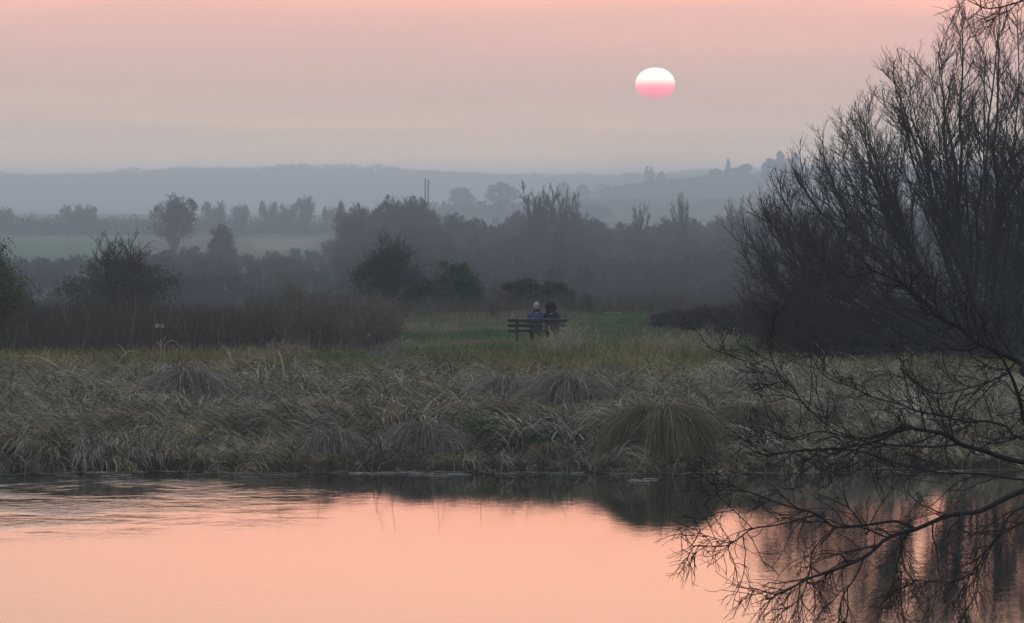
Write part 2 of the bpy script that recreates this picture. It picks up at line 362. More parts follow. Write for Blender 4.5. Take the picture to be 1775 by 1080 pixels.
def bank_sedge():
    acc = Acc()
    y0, y1 = 77.0, 106.0
    n = 6200
    cy_ = y0+(y1-y0)*rng.random(n)**1.15
    cx_ = rng.uniform(-1, 1, n)*(0.119*cy_+6)
    keep = cy_ > shore(cx_)-.25
    cx_, cy_ = cx_[keep], cy_[keep]; n = len(cx_)
    d = cy_-shore(cx_)
    px = 887.5+F*cx_/cy_
    size = (.65+.7*vnoise(cx_, cy_, 1.8, 40))*(.70+.30*sst(.5, 4, d))
    flow = (vnoise(cx_, cy_, 3.0, 41)*2.4-1.2)*math.pi*.9-math.pi/2       # which way a patch has been laid over
    lay = sst(.35, .6, vnoise(cx_, cy_, 2.2, 42))
    pg = vnoise(cx_, cy_, 1.7, 44)
    TUS = [(X(1153, 78.9), 78.9, .95), (X(950, 78.6), 78.6, .42), (X(985, 88.2), 88.2, .9), (X(880, 89.5), 89.5, .85), (X(735, 80.6), 80.6, .75), (X(575, 80.0), 80, .6), (X(330, 92.0), 92, .8), (X(470, 88), 88, .7)]
    for i in range(n):
        dist = cy_[i]
        if any((abs(cx_[i]-a) < r*.95 and b-r*1.0 < cy_[i] < b+r*.5) for a, b, r in TUS): continue
        short = any((abs(cx_[i]-a) < r*.95 and b-r*4 < cy_[i] <= b-r*1.0) for a, b, r in TUS)
        drape = (not short) and pg[i] > .38 and rng.random() < .6
        if (800 < px[i] < 1030 and 2.0 < d[i] < 6.0) or (1000 < px[i] < 1062 and d[i] < 7.5): drape = False
        gpatch = ((787 < px[i] < 1030 and 2.2 < d[i] < 6.5 and rng.random() < .62) or (540 < px[i] < 720 and 2.5 < d[i] < 5.5 and pg[i] > .35) or pg[i] > .93)
        hole = (1000 < px[i] < 1058 and 1.5 < d[i] < 7.5)
        edge = d[i] < .5+1.6*vnoise(cx_[i:i+1], cy_[i:i+1], .9, 47)[0]
        right = px[i] > 1380
        nb = int(46*size[i])+8
        if hole: nb = 6
        if drape: nb = int(70*size[i])
        r = .16*size[i]
        ang = rng.uniform(0, 2*math.pi, nb); rr = r*np.sqrt(rng.random(nb))
        rx, ry = cx_[i]+rr*np.cos(ang), cy_[i]+rr*np.sin(ang)
        rz = h(rx, ry)
        a = ang*.9+rng.normal(0, .3, nb)
        lm = lay[i]*.6+.1
        a = np.where(rng.random(nb) < lm, flow[i]+rng.normal(0, .45, nb), a)
        L = rng.uniform(.45, .95, nb)*size[i]*(1.05 if not edge else .8)
        th0 = R(1)*rng.uniform(42, 84, nb); kap = R(1)*rng.uniform(70, 160, nb)
        if gpatch:
            base = lerp([.035, .065, .025], [.085, .115, .05], rng.random((nb, 1))); L = L*.6; kap = kap*.6
        elif edge:
            base = lerp(BROWN*.9, lerp(STRAW*.8, GREY, vnoise(cx_[i:i+1], 0, 1.3, 48)[0]), rng.random((nb, 1))**1.3)
            base = np.where(rng.random((nb, 1)) < .2, base*.4, base)
            th0 = R(1)*rng.uniform(10, 75, nb)
        else:
            base = lerp(GREY, STRAW*.95, rng.random((nb, 1))**2*.8)
            mix = vnoise(cx_[i:i+1], cy_[i:i+1], 2.6, 45)[0]
            if mix > .62: base = lerp(base, OLIVE*1.15, .5)
            elif mix < .3: base = lerp(base, BROWN*1.3, .45)
            u_ = rng.random((nb, 1))
            base = np.where(u_ < .45, lerp(BROWN, OLIVE, .4)*.42, np.where(u_ > .76, np.minimum(base*1.5, .42), base))
            if right: base = base*1.3
        up = sst(99, 105, np.array([dist]))[0]
        base = base*(1-up)+lerp(OLIVE, STRAW, .35)*up
        base = base*(.62+.8*vnoise(cx_[i:i+1], cy_[i:i+1]*.8, 1.1, 49)[0])
        col = jitter_col(base, .35)
        W = rng.uniform(.009, .026, nb)*(1+.3*(base[:, 0] > .3))
        if drape and not hole:
            one = (lerp(GREY, STRAW, rng.random())*rng.uniform(.55, 1.45))[None, :]
            col = np.repeat(one, nb, 0)*rng.uniform(.5, 1.75, (nb, 1)); col = np.where(rng.random((nb, 1)) < .34, col*.22, col)
            rz = rz+rng.uniform(.02, .26, nb)*size[i]
            fl = -math.pi/2+(flow[i]+math.pi/2)*.75
            a = fl+rng.normal(0, .30, nb)+.25*np.sin(ang*3)
            th0 = R(1)*rng.uniform(25, 62, nb); kap = R(1)*rng.uniform(70, 130, nb); L = rng.uniform(.45, .95, nb)*size[i]
            W = rng.uniform(.008, .018, nb)
        if short: L = L*.6; W = W*.8
        bigb = rng.random(nb) < .012
        W = np.where(bigb, W*1.5, W); L = np.where(bigb, L*1.35, L); th0 = np.where(bigb, R(1)*rng.uniform(60, 86, nb), th0)
        col = col*np.array([1.0, .96, .84])
        acc.add(*blades(np.stack([rx, ry, rz], -1), a, th0, kap, L, W, col, K=5, zmin=np.maximum(rz-.45, .012)))
    o = acc.build('sedge_bank', M_BLADE)
    tag(o, 'tangled grey dry sedge laid over along the far bank', 'sedge', kind='stuff')
bank_sedge()

def upper_meadow():
    acc = Acc()
    # olive, upright rough grass behind the sedge
    n = 90000
    y = rng.uniform(100, 119, n); x = rng.uniform(-1, 1, n)*(.119*y+6)
    px = 887.5+F*x/y
    p = vnoise(x, y, 1.6, 50); q = vnoise(x, y, 3.5, 51)
    col = lerp(OLIVE*np.array([1.0, 1.15, .9]), STRAW, (sst(.35, .85, p)*.75)[:, None])
    col = lerp(col, np.array([.15, .09, .06]), (sst(.5, .8, q)*.7*(1-sst(500, 800, px)))[:, None])
    col = lerp(col, GREEN, (sst(.55, .8, 1-q)*.6)[:, None])
    dk = rng.random((n, 1)) < .3
    col = jitter_col(np.where(dk, col*.4, col*1.4), .4)*np.array([1.05, 1.0, .8])
    L = rng.uniform(.18, .46, n)*(.7+.7*p)
    z = h(x, y)
    acc.add(*blades(np.stack([x, y, z], -1), rng.uniform(0, 6.28, n), R(1)*rng.uniform(55, 88, n), R(1)*rng.uniform(5, 75, n), L, rng.uniform(.009, .018, n), col, K=3))
    o = acc.build('rough_grass', M_BLADE)
    tag(o, 'olive and straw rough grass standing behind the grey sedge', 'grass', kind='stuff')
    acc = Acc()
    n = 185000
    y = 117+(168-117)*rng.random(n); x = rng.uniform(-1, 1, n)*(.119*y+6)
    px = 887.5+F*x/y
    keep = (px > 560) | (rng.random(n) < .35)
    x, y, px = x[keep], y[keep], px[keep]; n = len(x)
    p = fbm(x, y, 4.0, 60); q = vnoise(x, y, 1.5, 61)
    col = lerp(np.array([.06, .115, .04]), np.array([.21, .185, .105]), sst(.34, .6, p)[:, None])
    rightgreen = .6*(sst(990, 1040, px)*(1-sst(1140, 1200, px))*sst(128, 134, y))[:, None]
    col = lerp(col, np.array([.04, .11, .035]), rightgreen*.8)
    band = ((1-sst(870, 1000, px))*sst(720, 760, px)*sst(117, 120, y)*(1-sst(125, 128, y)))[:, None]
    col = lerp(col, np.array([.04, .12, .03]), band*.85)
    col = jitter_col(col, .4)
    tall = sst(.55, .8, q)
    nearb = ((np.abs(x-X(932, 129)) < 1.25) & (y > 126.6) & (y < 129.0)); tall = np.where(nearb, 1.3, tall)
    L = rng.uniform(.07, .17, n)*(1+1.3*tall)
    acc.add(*blades(np.stack([x, y, h(x, y)], -1), rng.uniform(0, 6.28, n), R(1)*rng.uniform(50, 88, n), R(1)*rng.uniform(5, 60, n), L, rng.uniform(.010, .022, n), col, K=2))
    o = acc.build('meadow_grass', M_BLADE)
    tag(o, 'short green and tawny grass of the meadow round the bench', 'grass', kind='stuff')
upper_meadow()

def dark_reeds():
    acc = Acc(); n = 26000
    y = rng.uniform(119, 150, n); px = rng.uniform(-260, 690, n)
    x = X(px, y)
    keep = rng.random(n) < (1-sst(450, 610, px+ (y-119)*2))
    x, y, px = x[keep], y[keep], px[keep]; n = len(x)
    p = vnoise(x, y, 2.0, 70)
    col = lerp([.032, .028, .026], [.062, .046, .036], p[:, None])
    pale = rng.random((n, 1)) < .05
    col = jitter_col(np.where(pale, np.array([.2, .17, .13]), col), .35)
    L = rng.uniform(.40, 1.05, n)*(.65+.6*p)*(.38+1.15*fbm(x, y*.5, 4.5, 73))
    a = blades(np.stack([x, y, h(x, y)], -1), rng.uniform(0, 6.28, n), R(1)*rng.uniform(70, 90, n), R(1)*rng.uniform(0, 30, n), L, rng.uniform(.010, .022, n), col, K=3)
    acc.add(*a)
    # twiggy side shoots
    m = 22000
    i = rng.integers(0, n, m); t = rng.uniform(.3, .95, m)
    root = np.stack([x[i], y[i], h(x[i], y[i])+L[i]*t], -1)
    acc.add(*blades(root, rng.uniform(0, 6.28, m), R(1)*rng.uniform(20, 75, m), R(1)*rng.uniform(-10, 40, m), rng.uniform(.1, .3, m), np.full(m, .009), col[i], K=2))
    n = 15000
    y = rng.uniform(156, 180, n); px = rng.uniform(430, 1420, n); x = X(px, y)
    p = vnoise(x, y, 2.4, 71); kp = rng.random(n) < sst(.2, .6, p); x, y, px, p = x[kp], y[kp], px[kp], p[kp]; n = len(x)
    col = jitter_col(lerp([.04, .04, .03], [.11, .095, .075], p[:, None]), .4)
    acc.add(*blades(np.stack([x, y, h(x, y)], -1), rng.uniform(0, 6.28, n), R(1)*rng.uniform(60, 90, n), R(1)*rng.uniform(0, 50, n), rng.uniform(.4, 1.2, n)*(.4+.7*p), rng.uniform(.012, .026, n), col, K=3))
    o = acc.build('dead_reeds', M_BLADE)
    tag(o, 'dark brown dead reeds and weeds in a band left of the bench', 'reeds', kind='stuff')
dark_reeds()

# ------------------------------------------------------------------ tussocks and clumps
def tussock(px, D, r, ht, nb, cols, label, group=None, seed=0, lay=None, Lk=1.0, cat='grass tussock', W0=.010, name='sedge_tussock', skew=0.0):
    rg = np.random.default_rng(seed+500)
    x0, y0 = X(px, D), D; z0 = float(h(x0, y0))
    e = empty(name, (x0, y0, z0), label, cat, group)
    # root crown: low lumpy dome of packed dead bases
    k, m = 9, 28
    T, P = np.meshgrid(np.linspace(0, math.pi/2, k), np.linspace(0, 2*math.pi, m, endpoint=False), indexing='ij')
    lump = 1+.12*np.sin(P*3+seed)+.08*np.sin(P*5+1.3*seed)
    V = np.stack([np.sin(T)*np.cos(P)*r*.66*lump, np.sin(T)*np.sin(P)*r*.66*lump, np.cos(T)*ht*.68-.12], -1).reshape(-1, 3)
    i = np.arange(k*m).reshape(k, m); j = np.roll(i, -1, 1)
    Q = np.stack([i[:-1], i[1:], j[1:], j[:-1]], -1).reshape(-1, 4)
    smesh('root_crown', V, Q, M_GROUND, e, np.full((len(V), 3), .03), True)
    u = rg.random(nb); ang = rg.uniform(0, 2*math.pi, nb)
    # strands root over the upper dome and fall outwards like hair
    tt = np.arccos(1-u*.85)
    rr = np.sin(tt)*r*.62; z = np.cos(tt)*ht*.66
    root = np.stack([rr*np.cos(ang), rr*np.sin(ang), z], -1)
    lock = np.sin(ang*7+seed)*.22+np.sin(ang*13+2*seed+z*6)*.13
    az = ang+lock+skew+rg.normal(0, .14, nb)+.35*(rg.random(nb) < .12)*rg.normal(0, 2, nb)
    if lay is not None:
        mm = rg.random(nb) < .5; az = np.where(mm, lay+rg.normal(0, .5, nb), az)
    L = (ht*.75+r*.35)*Lk*rg.uniform(.65, 1.15, nb)
    th0 = R(1)*(rg.uniform(58, 82, nb)-np.degrees(tt)*.42)
    kap = R(1)*rg.uniform(125, 178, nb)
    c = np.array(cols)[rg.choice(len(cols), nb)]
    lk = (.55+.75*(np.sin(ang*9+seed*2.1+.9*np.sin(ang*4))*.5+.5)*rg.uniform(.6, 1.2, nb))[:, None]
    c = c*lk*(1+rg.uniform(-.3, .3, (nb, 1)))
    wet = np.full(nb, -.1-max(0, z0-.02)*.6)
    acc = Acc(); acc.add(*blades(root, az, th0, kap, L, rg.uniform(.7, 1.5, nb)*W0, c, K=7, zmin=wet))
    # stray upright wisps on top
    q = nb//14; ang = rg.uniform(0, 6.28, q)
    root = np.stack([np.cos(ang)*r*.35, np.sin(ang)*r*.35, np.full(q, ht*.6)], -1)
    acc.add(*blades(root, ang, R(1)*rg.uniform(50, 85, q), R(1)*rg.uniform(20, 90, q), ht*rg.uniform(.25, .55, q), rg.uniform(.6, 1.1, q)*W0, np.array(cols)[rg.choice(len(cols), q)], K=4))
    acc.build('blades', M_BLADE, e)
    return e
HAIR = [(.17, .145, .07), (.21, .165, .09), (.08, .075, .035), (.13, .12, .052), (.27, .21, .125)]
GRY = [(.30, .27, .23), (.24, .21, .17), (.17, .14, .10), (.33, .30, .26), (.10, .085, .06)]
tussock(1150, 79.1, .80, 1.12, 17000, HAIR, 'large rounded olive sedge tussock hanging like hair over the water edge', seed=3, W0=.010, Lk=1.0)
tussock(950, 78.6, .42, .48, 1500, [(.22, .17, .10), (.15, .12, .07), (.09, .07, .04)], 'small brown dome of sedge at the water edge left of the big tussock', seed=5, cat='grass tussock')
tussock(985, 88.2, 1.05, .85, 3600, GRY, 'wide pale grey tussock combed over just left of the big olive tussock', seed=8, lay=-2.3, Lk=1.2)
tussock(880, 89.5, 1.0, .72, 3200, GRY, 'pale grey sedge mound with long combed blades, above the dark green hollow', seed=11, lay=-2.0, Lk=1.2)
tussock(735, 80.6, .85, .6, 3000, GRY, 'grey sedge mound spilling to the water edge, left of the green hollow', seed=13, lay=-2.4, Lk=1.15)
tussock(575, 80.0, .7, .5, 2000, GRY, 'low grey sedge mound on the bank left of centre', seed=17, lay=-1.2, Lk=1.2)
tussock(330, 92.0, .9, .65, 2600, GRY, 'pale bleached sedge mound high on the left bank', seed=19, lay=-.9, Lk=1.2)
tussock(470, 88.0, .8, .55, 2200, GRY, 'grey sedge mound in the middle of the left bank', seed=23, lay=-2.2, Lk=1.2)
tussock(1300, 81.5, .7, .5, 2000, [(.16, .135, .08), (.09, .08, .045), (.2, .17, .12)], 'low dark sedge mound just right of the big olive tussock', seed=29, Lk=1.1)

def plume_clump(px, D, w, ht, n, label, cols, lean=.3, heads=True, seed=0, cat='tall grass'):
    rg = np.random.default_rng(seed+900)
    x0 = X(px, D); z0 = float(h(x0, D)); e = empty('tall_grass_clump', (x0, D, z0), label, cat)
    acc = Acc(); K = 5
    root = np.stack([rg.normal(0, w*.28, n), rg.normal(0, w*.28, n), np.zeros(n)], -1)
    az = np.where(rg.random(n) < .6, lean*0+rg.normal(0 if lean >= 0 else math.pi, .7, n), rg.uniform(0, 6.28, n))
    th = R(1)*rg.uniform(62, 89, n); kp = R(1)*rg.uniform(5, 60, n)*(1+abs(lean)); L = ht*rg.uniform(.55, 1.1, n)
    c = np.array(cols)[rg.choice(len(cols), n)]*(1+rg.uniform(-.3, .3, (n, 1)))
    acc.add(*blades(root, az, th, kp, L, rg.uniform(.008, .016, n), c, K=K))
    if heads:
        m = n//3; s = (np.arange(K)+.5)/K
        tip = root[:m].copy()
        for k in range(K):
            t2 = th[:m]-kp[:m]*s[k]
            tip += (L[:m]/K)[:, None]*np.stack([np.cos(t2)*np.cos(az[:m]), np.cos(t2)*np.sin(az[:m]), np.sin(t2)], -1)
        q = 9
        idx = np.repeat(np.arange(m), q)
        r2 = tip[idx]-np.stack([np.cos(az[idx])*.03, np.sin(az[idx])*.03, np.ones(m*q)*.1*1], -1)*rg.random((m*q, 1))
        acc.add(*blades(r2, az[idx]+rg.normal(0, .8, m*q), R(1)*rg.uniform(0, 70, m*q), R(1)*rg.uniform(20, 80, m*q), rg.uniform(.05, .14, m*q), np.full(m*q, .011), c[idx]*1.25, K=2))
    acc.build('stems', M_BLADE, e)
    return e
PALE = [(.38, .33, .22), (.32, .27, .17), (.22, .19, .11), (.42, .37, .27)]
plume_clump(975, 121.5, .95, .88, 420, 'pale straw tall grass clump in front of the bench, leaning right', PALE, .4, seed=1)
plume_clump(1130, 119, .7, .80, 120, 'thin pale seed heads right of the bench, nearest the straw clump', PALE, .1, seed=2)
plume_clump(1160, 117, .5, .70, 90, 'sparse grey seed heads in the rough grass above the big tussock', PALE, .2, seed=3)
plume_clump(1243, 118, .6, .85, 170, 'cream tall grass clump nearest the dark willow thicket', PALE, .1, seed=4)
plume_clump(1205, 116, .3, .75, 50, 'few upright pale stems between two seed head clumps', PALE, .1, seed=5)
PINK = [(.34, .25, .19), (.28, .2, .15), (.4, .31, .25), (.15, .11, .08)]
plume_clump(485, 111.5, .75, .85, 200, 'pinkish reed plumes curling above the left bank', PINK, .5, seed=6, cat='reeds')
plume_clump(415, 110, .8, .6, 120, 'low pinkish reed stems left of the curling plumes', PINK, .3, seed=7, cat='reeds')
plume_clump(660, 111, .5, .95, 90, 'loose silvery seed heads beside the bare shrubs', [(.27, .25, .23), (.2, .18, .16)], .2, seed=8)
plume_clump(110, 108, .9, .5, 120, 'short tawny reed stems near the left edge of the bank', PALE, -.2, seed=9, cat='reeds')

# ------------------------------------------------------------------ tubes
def tubes(polys, sides=4):
    """polys: list of (pts Kx3, radii K, colour 3) -> verts, quads, tint"""
    groups = {}
    for p, r, c in polys: groups.setdefault(len(p), []).append((p, r, c))
    Vs, Qs, Ts, n0 = [], [], [], 0
    for K, lst in groups.items():
        P = np.array([a[0] for a in lst], float); Rr = np.array([a[1] for a in lst], float); Cc = np.array([a[2] for a in lst], float)
        N = len(lst)
        T = np.gradient(P, axis=1); T /= np.linalg.norm(T, axis=2, keepdims=True)+1e-9
        ref = np.zeros_like(T); ref[..., 1] = 1.0
        bad = np.abs(T[..., 1]) > .93; ref[bad] = (1, 0, 0)
        U = np.cross(T, ref); U /= np.linalg.norm(U, axis=2, keepdims=True)+1e-9
        W = np.cross(T, U)
        a = np.arange(sides)*2*math.pi/sides
        ring = P[:, :, None]+Rr[:, :, None, None]*(np.cos(a)[None, None, :, None]*U[:, :, None]+np.sin(a)[None, None, :, None]*W[:, :, None])
        V = ring.reshape(-1, 3)
        i = np.arange(N*K*sides).reshape(N, K, sides); j = np.roll(i, -1, 2)
        Q = np.stack([i[:, :-1], j[:, :-1], j[:, 1:], i[:, 1:]], -1).reshape(-1, 4)
        Vs.append(V); Qs.append(Q+n0); Ts.append(np.repeat(Cc, K*sides, axis=0)); n0 += len(V)
    return np.concatenate(Vs), np.concatenate(Qs), np.concatenate(Ts)

def rvec(rg): v = rg.normal(0, 1, 3); return v/np.linalg.norm(v)
def branch_path(rg, p, d, L, n, wig, trop, tvec=(0, 0, 1)):
    pts = [p]; d = d/np.linalg.norm(d); tv = np.array(tvec, float)
    st = L/n
    for _ in range(n):
        d = d+rg.normal(0, wig, 3)+tv*trop; d = d/np.linalg.norm(d)
        p = p+d*st; pts.append(p)
    return np.array(pts)
def grow(rg, out, pts, r0, r1, level, P, env=None):
    """pts: parent path, spawn children on it. P: list of dict per level"""
    if level >= len(P): return
    q = P[level]; K = len(pts)-1
    m = q['n'] if not isinstance(q['n'], tuple) else rg.integers(q['n'][0], q['n'][1]+1)
    Lp = np.sum(np.linalg.norm(np.diff(pts, axis=0), axis=1))
    for k in range(m):
        t = q['t0']+(1-q['t0'])*((k+rg.random())/m)
        f = min(t*K, K-1e-4); i = int(f); p = pts[i]+(pts[i+1]-pts[i])*(f-i)
        tan = pts[i+1]-pts[i]; tan = tan/np.linalg.norm(tan)
        perp = np.cross(tan, rvec(rg)); perp /= np.linalg.norm(perp)+1e-9
        ang = R(rg.uniform(*q['ang']))
        d = tan*math.cos(ang)+perp*math.sin(ang)
        if 'flat' in q: d = d*np.array([1, q['flat'], 1])
        L = rg.uniform(*q['L']) if 'L' in q else Lp*rg.uniform(*q['Lr'])
        L *= (1.25-1.0*t) if q.get('taper') else (1.15-.55*t)
        c = branch_path(rg, p, d, L, q['seg'], q['wig'], q['trop'], q.get('tv', (0, 0, 1)))
        if env is not None:
            s = 1.0
            if not env(c[-1]):
                ok = False
                for s in (.7, .45, .25):
                    e2 = c[0]+(c-c[0])*s
                    if env(e2[-1]): c = e2; ok = True; break
                if not ok: continue
        rp = r0+(r1-r0)*t
        ra = max(min(rp*.75, q['r']), q.get('rmin', .002)); rb = max(ra*.35, q.get('rend', .002))
        out[level].append((c, np.linspace(ra, rb, len(c))))
        grow(rg, out, c, ra, rb, level+1, P, env)

def make_tree(name, loc, label, cat, stems, P, bark, twig, env=None, seed=0, group=None, trunk_lv=1, sides=(6, 4, 3), jit=.25):
    rg = np.random.default_rng(seed)
    out = [[] for _ in range(len(P)+1)]
    allst = []
    for (p, d, L, r, wig, trop, n) in stems:
        c = branch_path(rg, np.array(p, float), np.array(d, float), L, n, wig, trop)
        allst.append((c, np.linspace(r, r*.10, len(c))))
        grow(rg, out, c, r, r*.22, 0, P, env)
    e = empty(name, loc, label, cat, group)
    col = lambda base: np.array(base)*(1+rg.uniform(-jit, jit))
    V, Q, T = tubes([(a, b, col(bark)) for a, b in allst], sides[0]); 
    A = Acc(); A.add(V, Q, T)
    for lv in range(trunk_lv):
        if out[lv]: A.add(*tubes([(a, b, col(bark)) for a, b in out[lv]], sides[1]))
    A.build('trunk', M_BARK, e, smooth=True)
    A = Acc()
    for lv in range(trunk_lv, len(P)):
        if out[lv]: A.add(*tubes([(a, b, col(twig)) for a, b in out[lv]], sides[2]))
    if A.V: A.build('crown', M_BARK, e)
    return e, out, allst

def leaf_cloud(rg, centers, spread, n, size, cols, flat=1.0):
    """n small folded leaves round given clump centres"""
    i = rg.integers(0, len(centers), n)
    p = np.asarray(centers)[i]+rg.normal(0, 1, (n, 3))*np.asarray(spread)
    u = rg.normal(0, 1, (n, 3)); u /= np.linalg.norm(u, axis=1, keepdims=True)
    v = np.cross(u, rg.normal(0, 1, (n, 3))); v /= np.linalg.norm(v, axis=1, keepdims=True)
    s = size*rg.uniform(.6, 1.4, (n, 1))
    V = np.stack([p-u*s, p-v*s*.6, p+u*s, p+v*s*.6], 1).reshape(-1, 3)
    Q = np.arange(4*n).reshape(n, 4)
    c = np.array(cols)[rg.integers(0, len(cols), n)]
    ct = (.75+.5*rg.random((len(centers), 1)))[i]
    c = c*ct*(1+rg.uniform(-.25, .25, (n, 1)))
    return V, Q, np.repeat(c, 4, axis=0)
def lumpy_centers(rg, n, rx, ry, rz, z0, shell=.6, bumps=6):
    u = rg.normal(0, 1, (n, 3)); u /= np.linalg.norm(u, axis=1, keepdims=True); u[:, 2] = np.where(u[:, 2] < -.9, -u[:, 2], u[:, 2])
    b = rg.normal(0, 1, (bumps, 3)); b /= np.linalg.norm(b, axis=1, keepdims=True)
    k = 1+.22*np.max(np.maximum(u@b.T, 0)**6, axis=1)-.12
    r = (shell+(1-shell)*rg.random(n)**.5)*k
    return u*r[:, None]*np.array([rx, ry, rz])+np.array([0, 0, z0])

# ------------------------------------------------------------------ the big willow on the far bank, right
BARK = (.040, .038, .032); TWIG = (.034, .030, .027)
def big_willow():
    D = 112.0; x0 = X(1722, D); z0 = float(h(x0, D))-.1
    PH = [-95, -84, -74.5, -65, -56, -51, -41, -32, -24, -13, -6, 0, 15, 40, 60, 84, 95]
    RR = [5.6, 6.2, 6.9, 7.5, 7.9, 7.7, 7.7, 7.7, 8.2, 9.0, 9.7, 9.9, 9.6, 8.6, 8.0, 6.6, 6.0]
    er = np.random.default_rng(91)
    def Renv(x, z): return np.interp(math.degrees(math.atan2(x, max(z, .01))), PH, RR)
    def env(p):
        x, y, z = p
        if z < .25: return False
        r = math.hypot(x, z); return r < Renv(x, z)*er.uniform(.93, 1.06) and abs(y) < 3.0
    rg = np.random.default_rng(4)
    def bez(p0, p1, p2, n=13, wob=.05):
        t = np.linspace(0, 1, n)[:, None]
        c = (1-t)**2*p0+2*t*(1-t)*p1+t*t*p2
        w = np.cumsum(rg.normal(0, wob, (n, 3)), axis=0); w -= t*w[-1]; w[0] = 0
        return c+w
    prim, sec = [], []
    def shoot(p0, phi, f, y, d0):
        Rr = np.interp(phi, PH, RR)*f
        tip = np.array([math.sin(R(phi))*Rr, y, max(.5, math.cos(R(phi))*Rr)])
        ch = tip-p0; L = np.linalg.norm(ch)
        mid = p0+ch*.5+np.array([math.sin(R(phi))*.09*L, 0, -.09*L*(.4+abs(math.sin(R(phi))))])
        return bez(p0, mid, tip)
    for k, phi in enumerate([-86, -74, -62, -50, -39, -28, -18, -8, 3, 14, 27, 42, 58, 76]):
        p0 = np.array([phi/90*.45+rg.normal(0, .05), rg.uniform(-.3, .3), 0.])
        prim.append((phi, shoot(p0, phi+rg.normal(0, 2), rg.uniform(.86, .97), rg.uniform(-2, 2), 0), rg.uniform(.075, .12)))
    for k in range(78):
        phi = -88+158*((k+rg.random())/78)
        cand = sorted(prim, key=lambda q: abs(q[0]-phi*.8))[rg.integers(0, 2)]
        f = rg.uniform(.10, .62); a = cand[1][int(f*12)]
        sec.append((shoot(a, phi, rg.uniform(.72, .99), rg.uniform(-2.6, 2.6), 0), cand[2]*.5))
    P = [dict(n=(12, 15), t0=.22, flat=.7, ang=(18, 50), L=(.8, 2.3), seg=7, wig=.09, trop=.11, r=.018, rmin=.011, rend=.0065),
         dict(n=(7, 9), t0=.12, ang=(18, 50), L=(.35, .95), seg=5, wig=.11, trop=.12, r=.0095, rmin=.0072, rend=.005),
         dict(n=(2, 4), t0=.2, ang=(18, 45), L=(.18, .42), seg=3, wig=.12, trop=.12, r=.006, rmin=.005, rend=.0035)]
    out = [[] for _ in range(4)]
    allst = []
    for phi, c, r in prim:
        rad = np.linspace(r, .012, len(c)); allst.append((c, rad)); grow(rg, out, c, r, .012, 0, P, env)
    for c, r in sec:
        rad = np.linspace(r, .010, len(c)); allst.append((c, rad)); grow(rg, out, c, r, .010, 0, P, env)
    e = empty('willow_tree', (x0, D, z0), 'large bare many-stemmed willow filling the right of the picture', 'tree')
    col = lambda b: np.array(b)*rg.uniform(.75, 1.35)
    V, Q, T = tubes([(a, b, col(BARK)) for a, b in allst], 7); tk = smesh('trunk', V, Q, M_BARK, e, T, True)
    A = Acc()
    for lv, sd in ((0, 4), (1, 3), (2, 3)): A.add(*tubes([(a, b, col(TWIG)) for a, b in out[lv]], sd))
    A.build('crown', M_BARK, e)
    cs = []
    for c, r in allst[:14]:
        for k in range(1, 6): cs.append(c[k])
    V, Q, T = leaf_cloud(rg, cs, (.25, .25, .28), 12000, .035, [(.018, .035, .026), (.03, .045, .035), (.022, .028, .02)])
    smesh('ivy', V, Q, M_LEAF, tk, T)
    print('willow twigs', [len(q) for q in out])
    return e
willow = big_willow()
D2 = 121; copy_tree(willow, (X(1985, D2), D2, float(h(X(1985, D2), D2))-.1), R(150), (.95, .95, 1.04), 'second bare willow at the right edge, behind the large one')

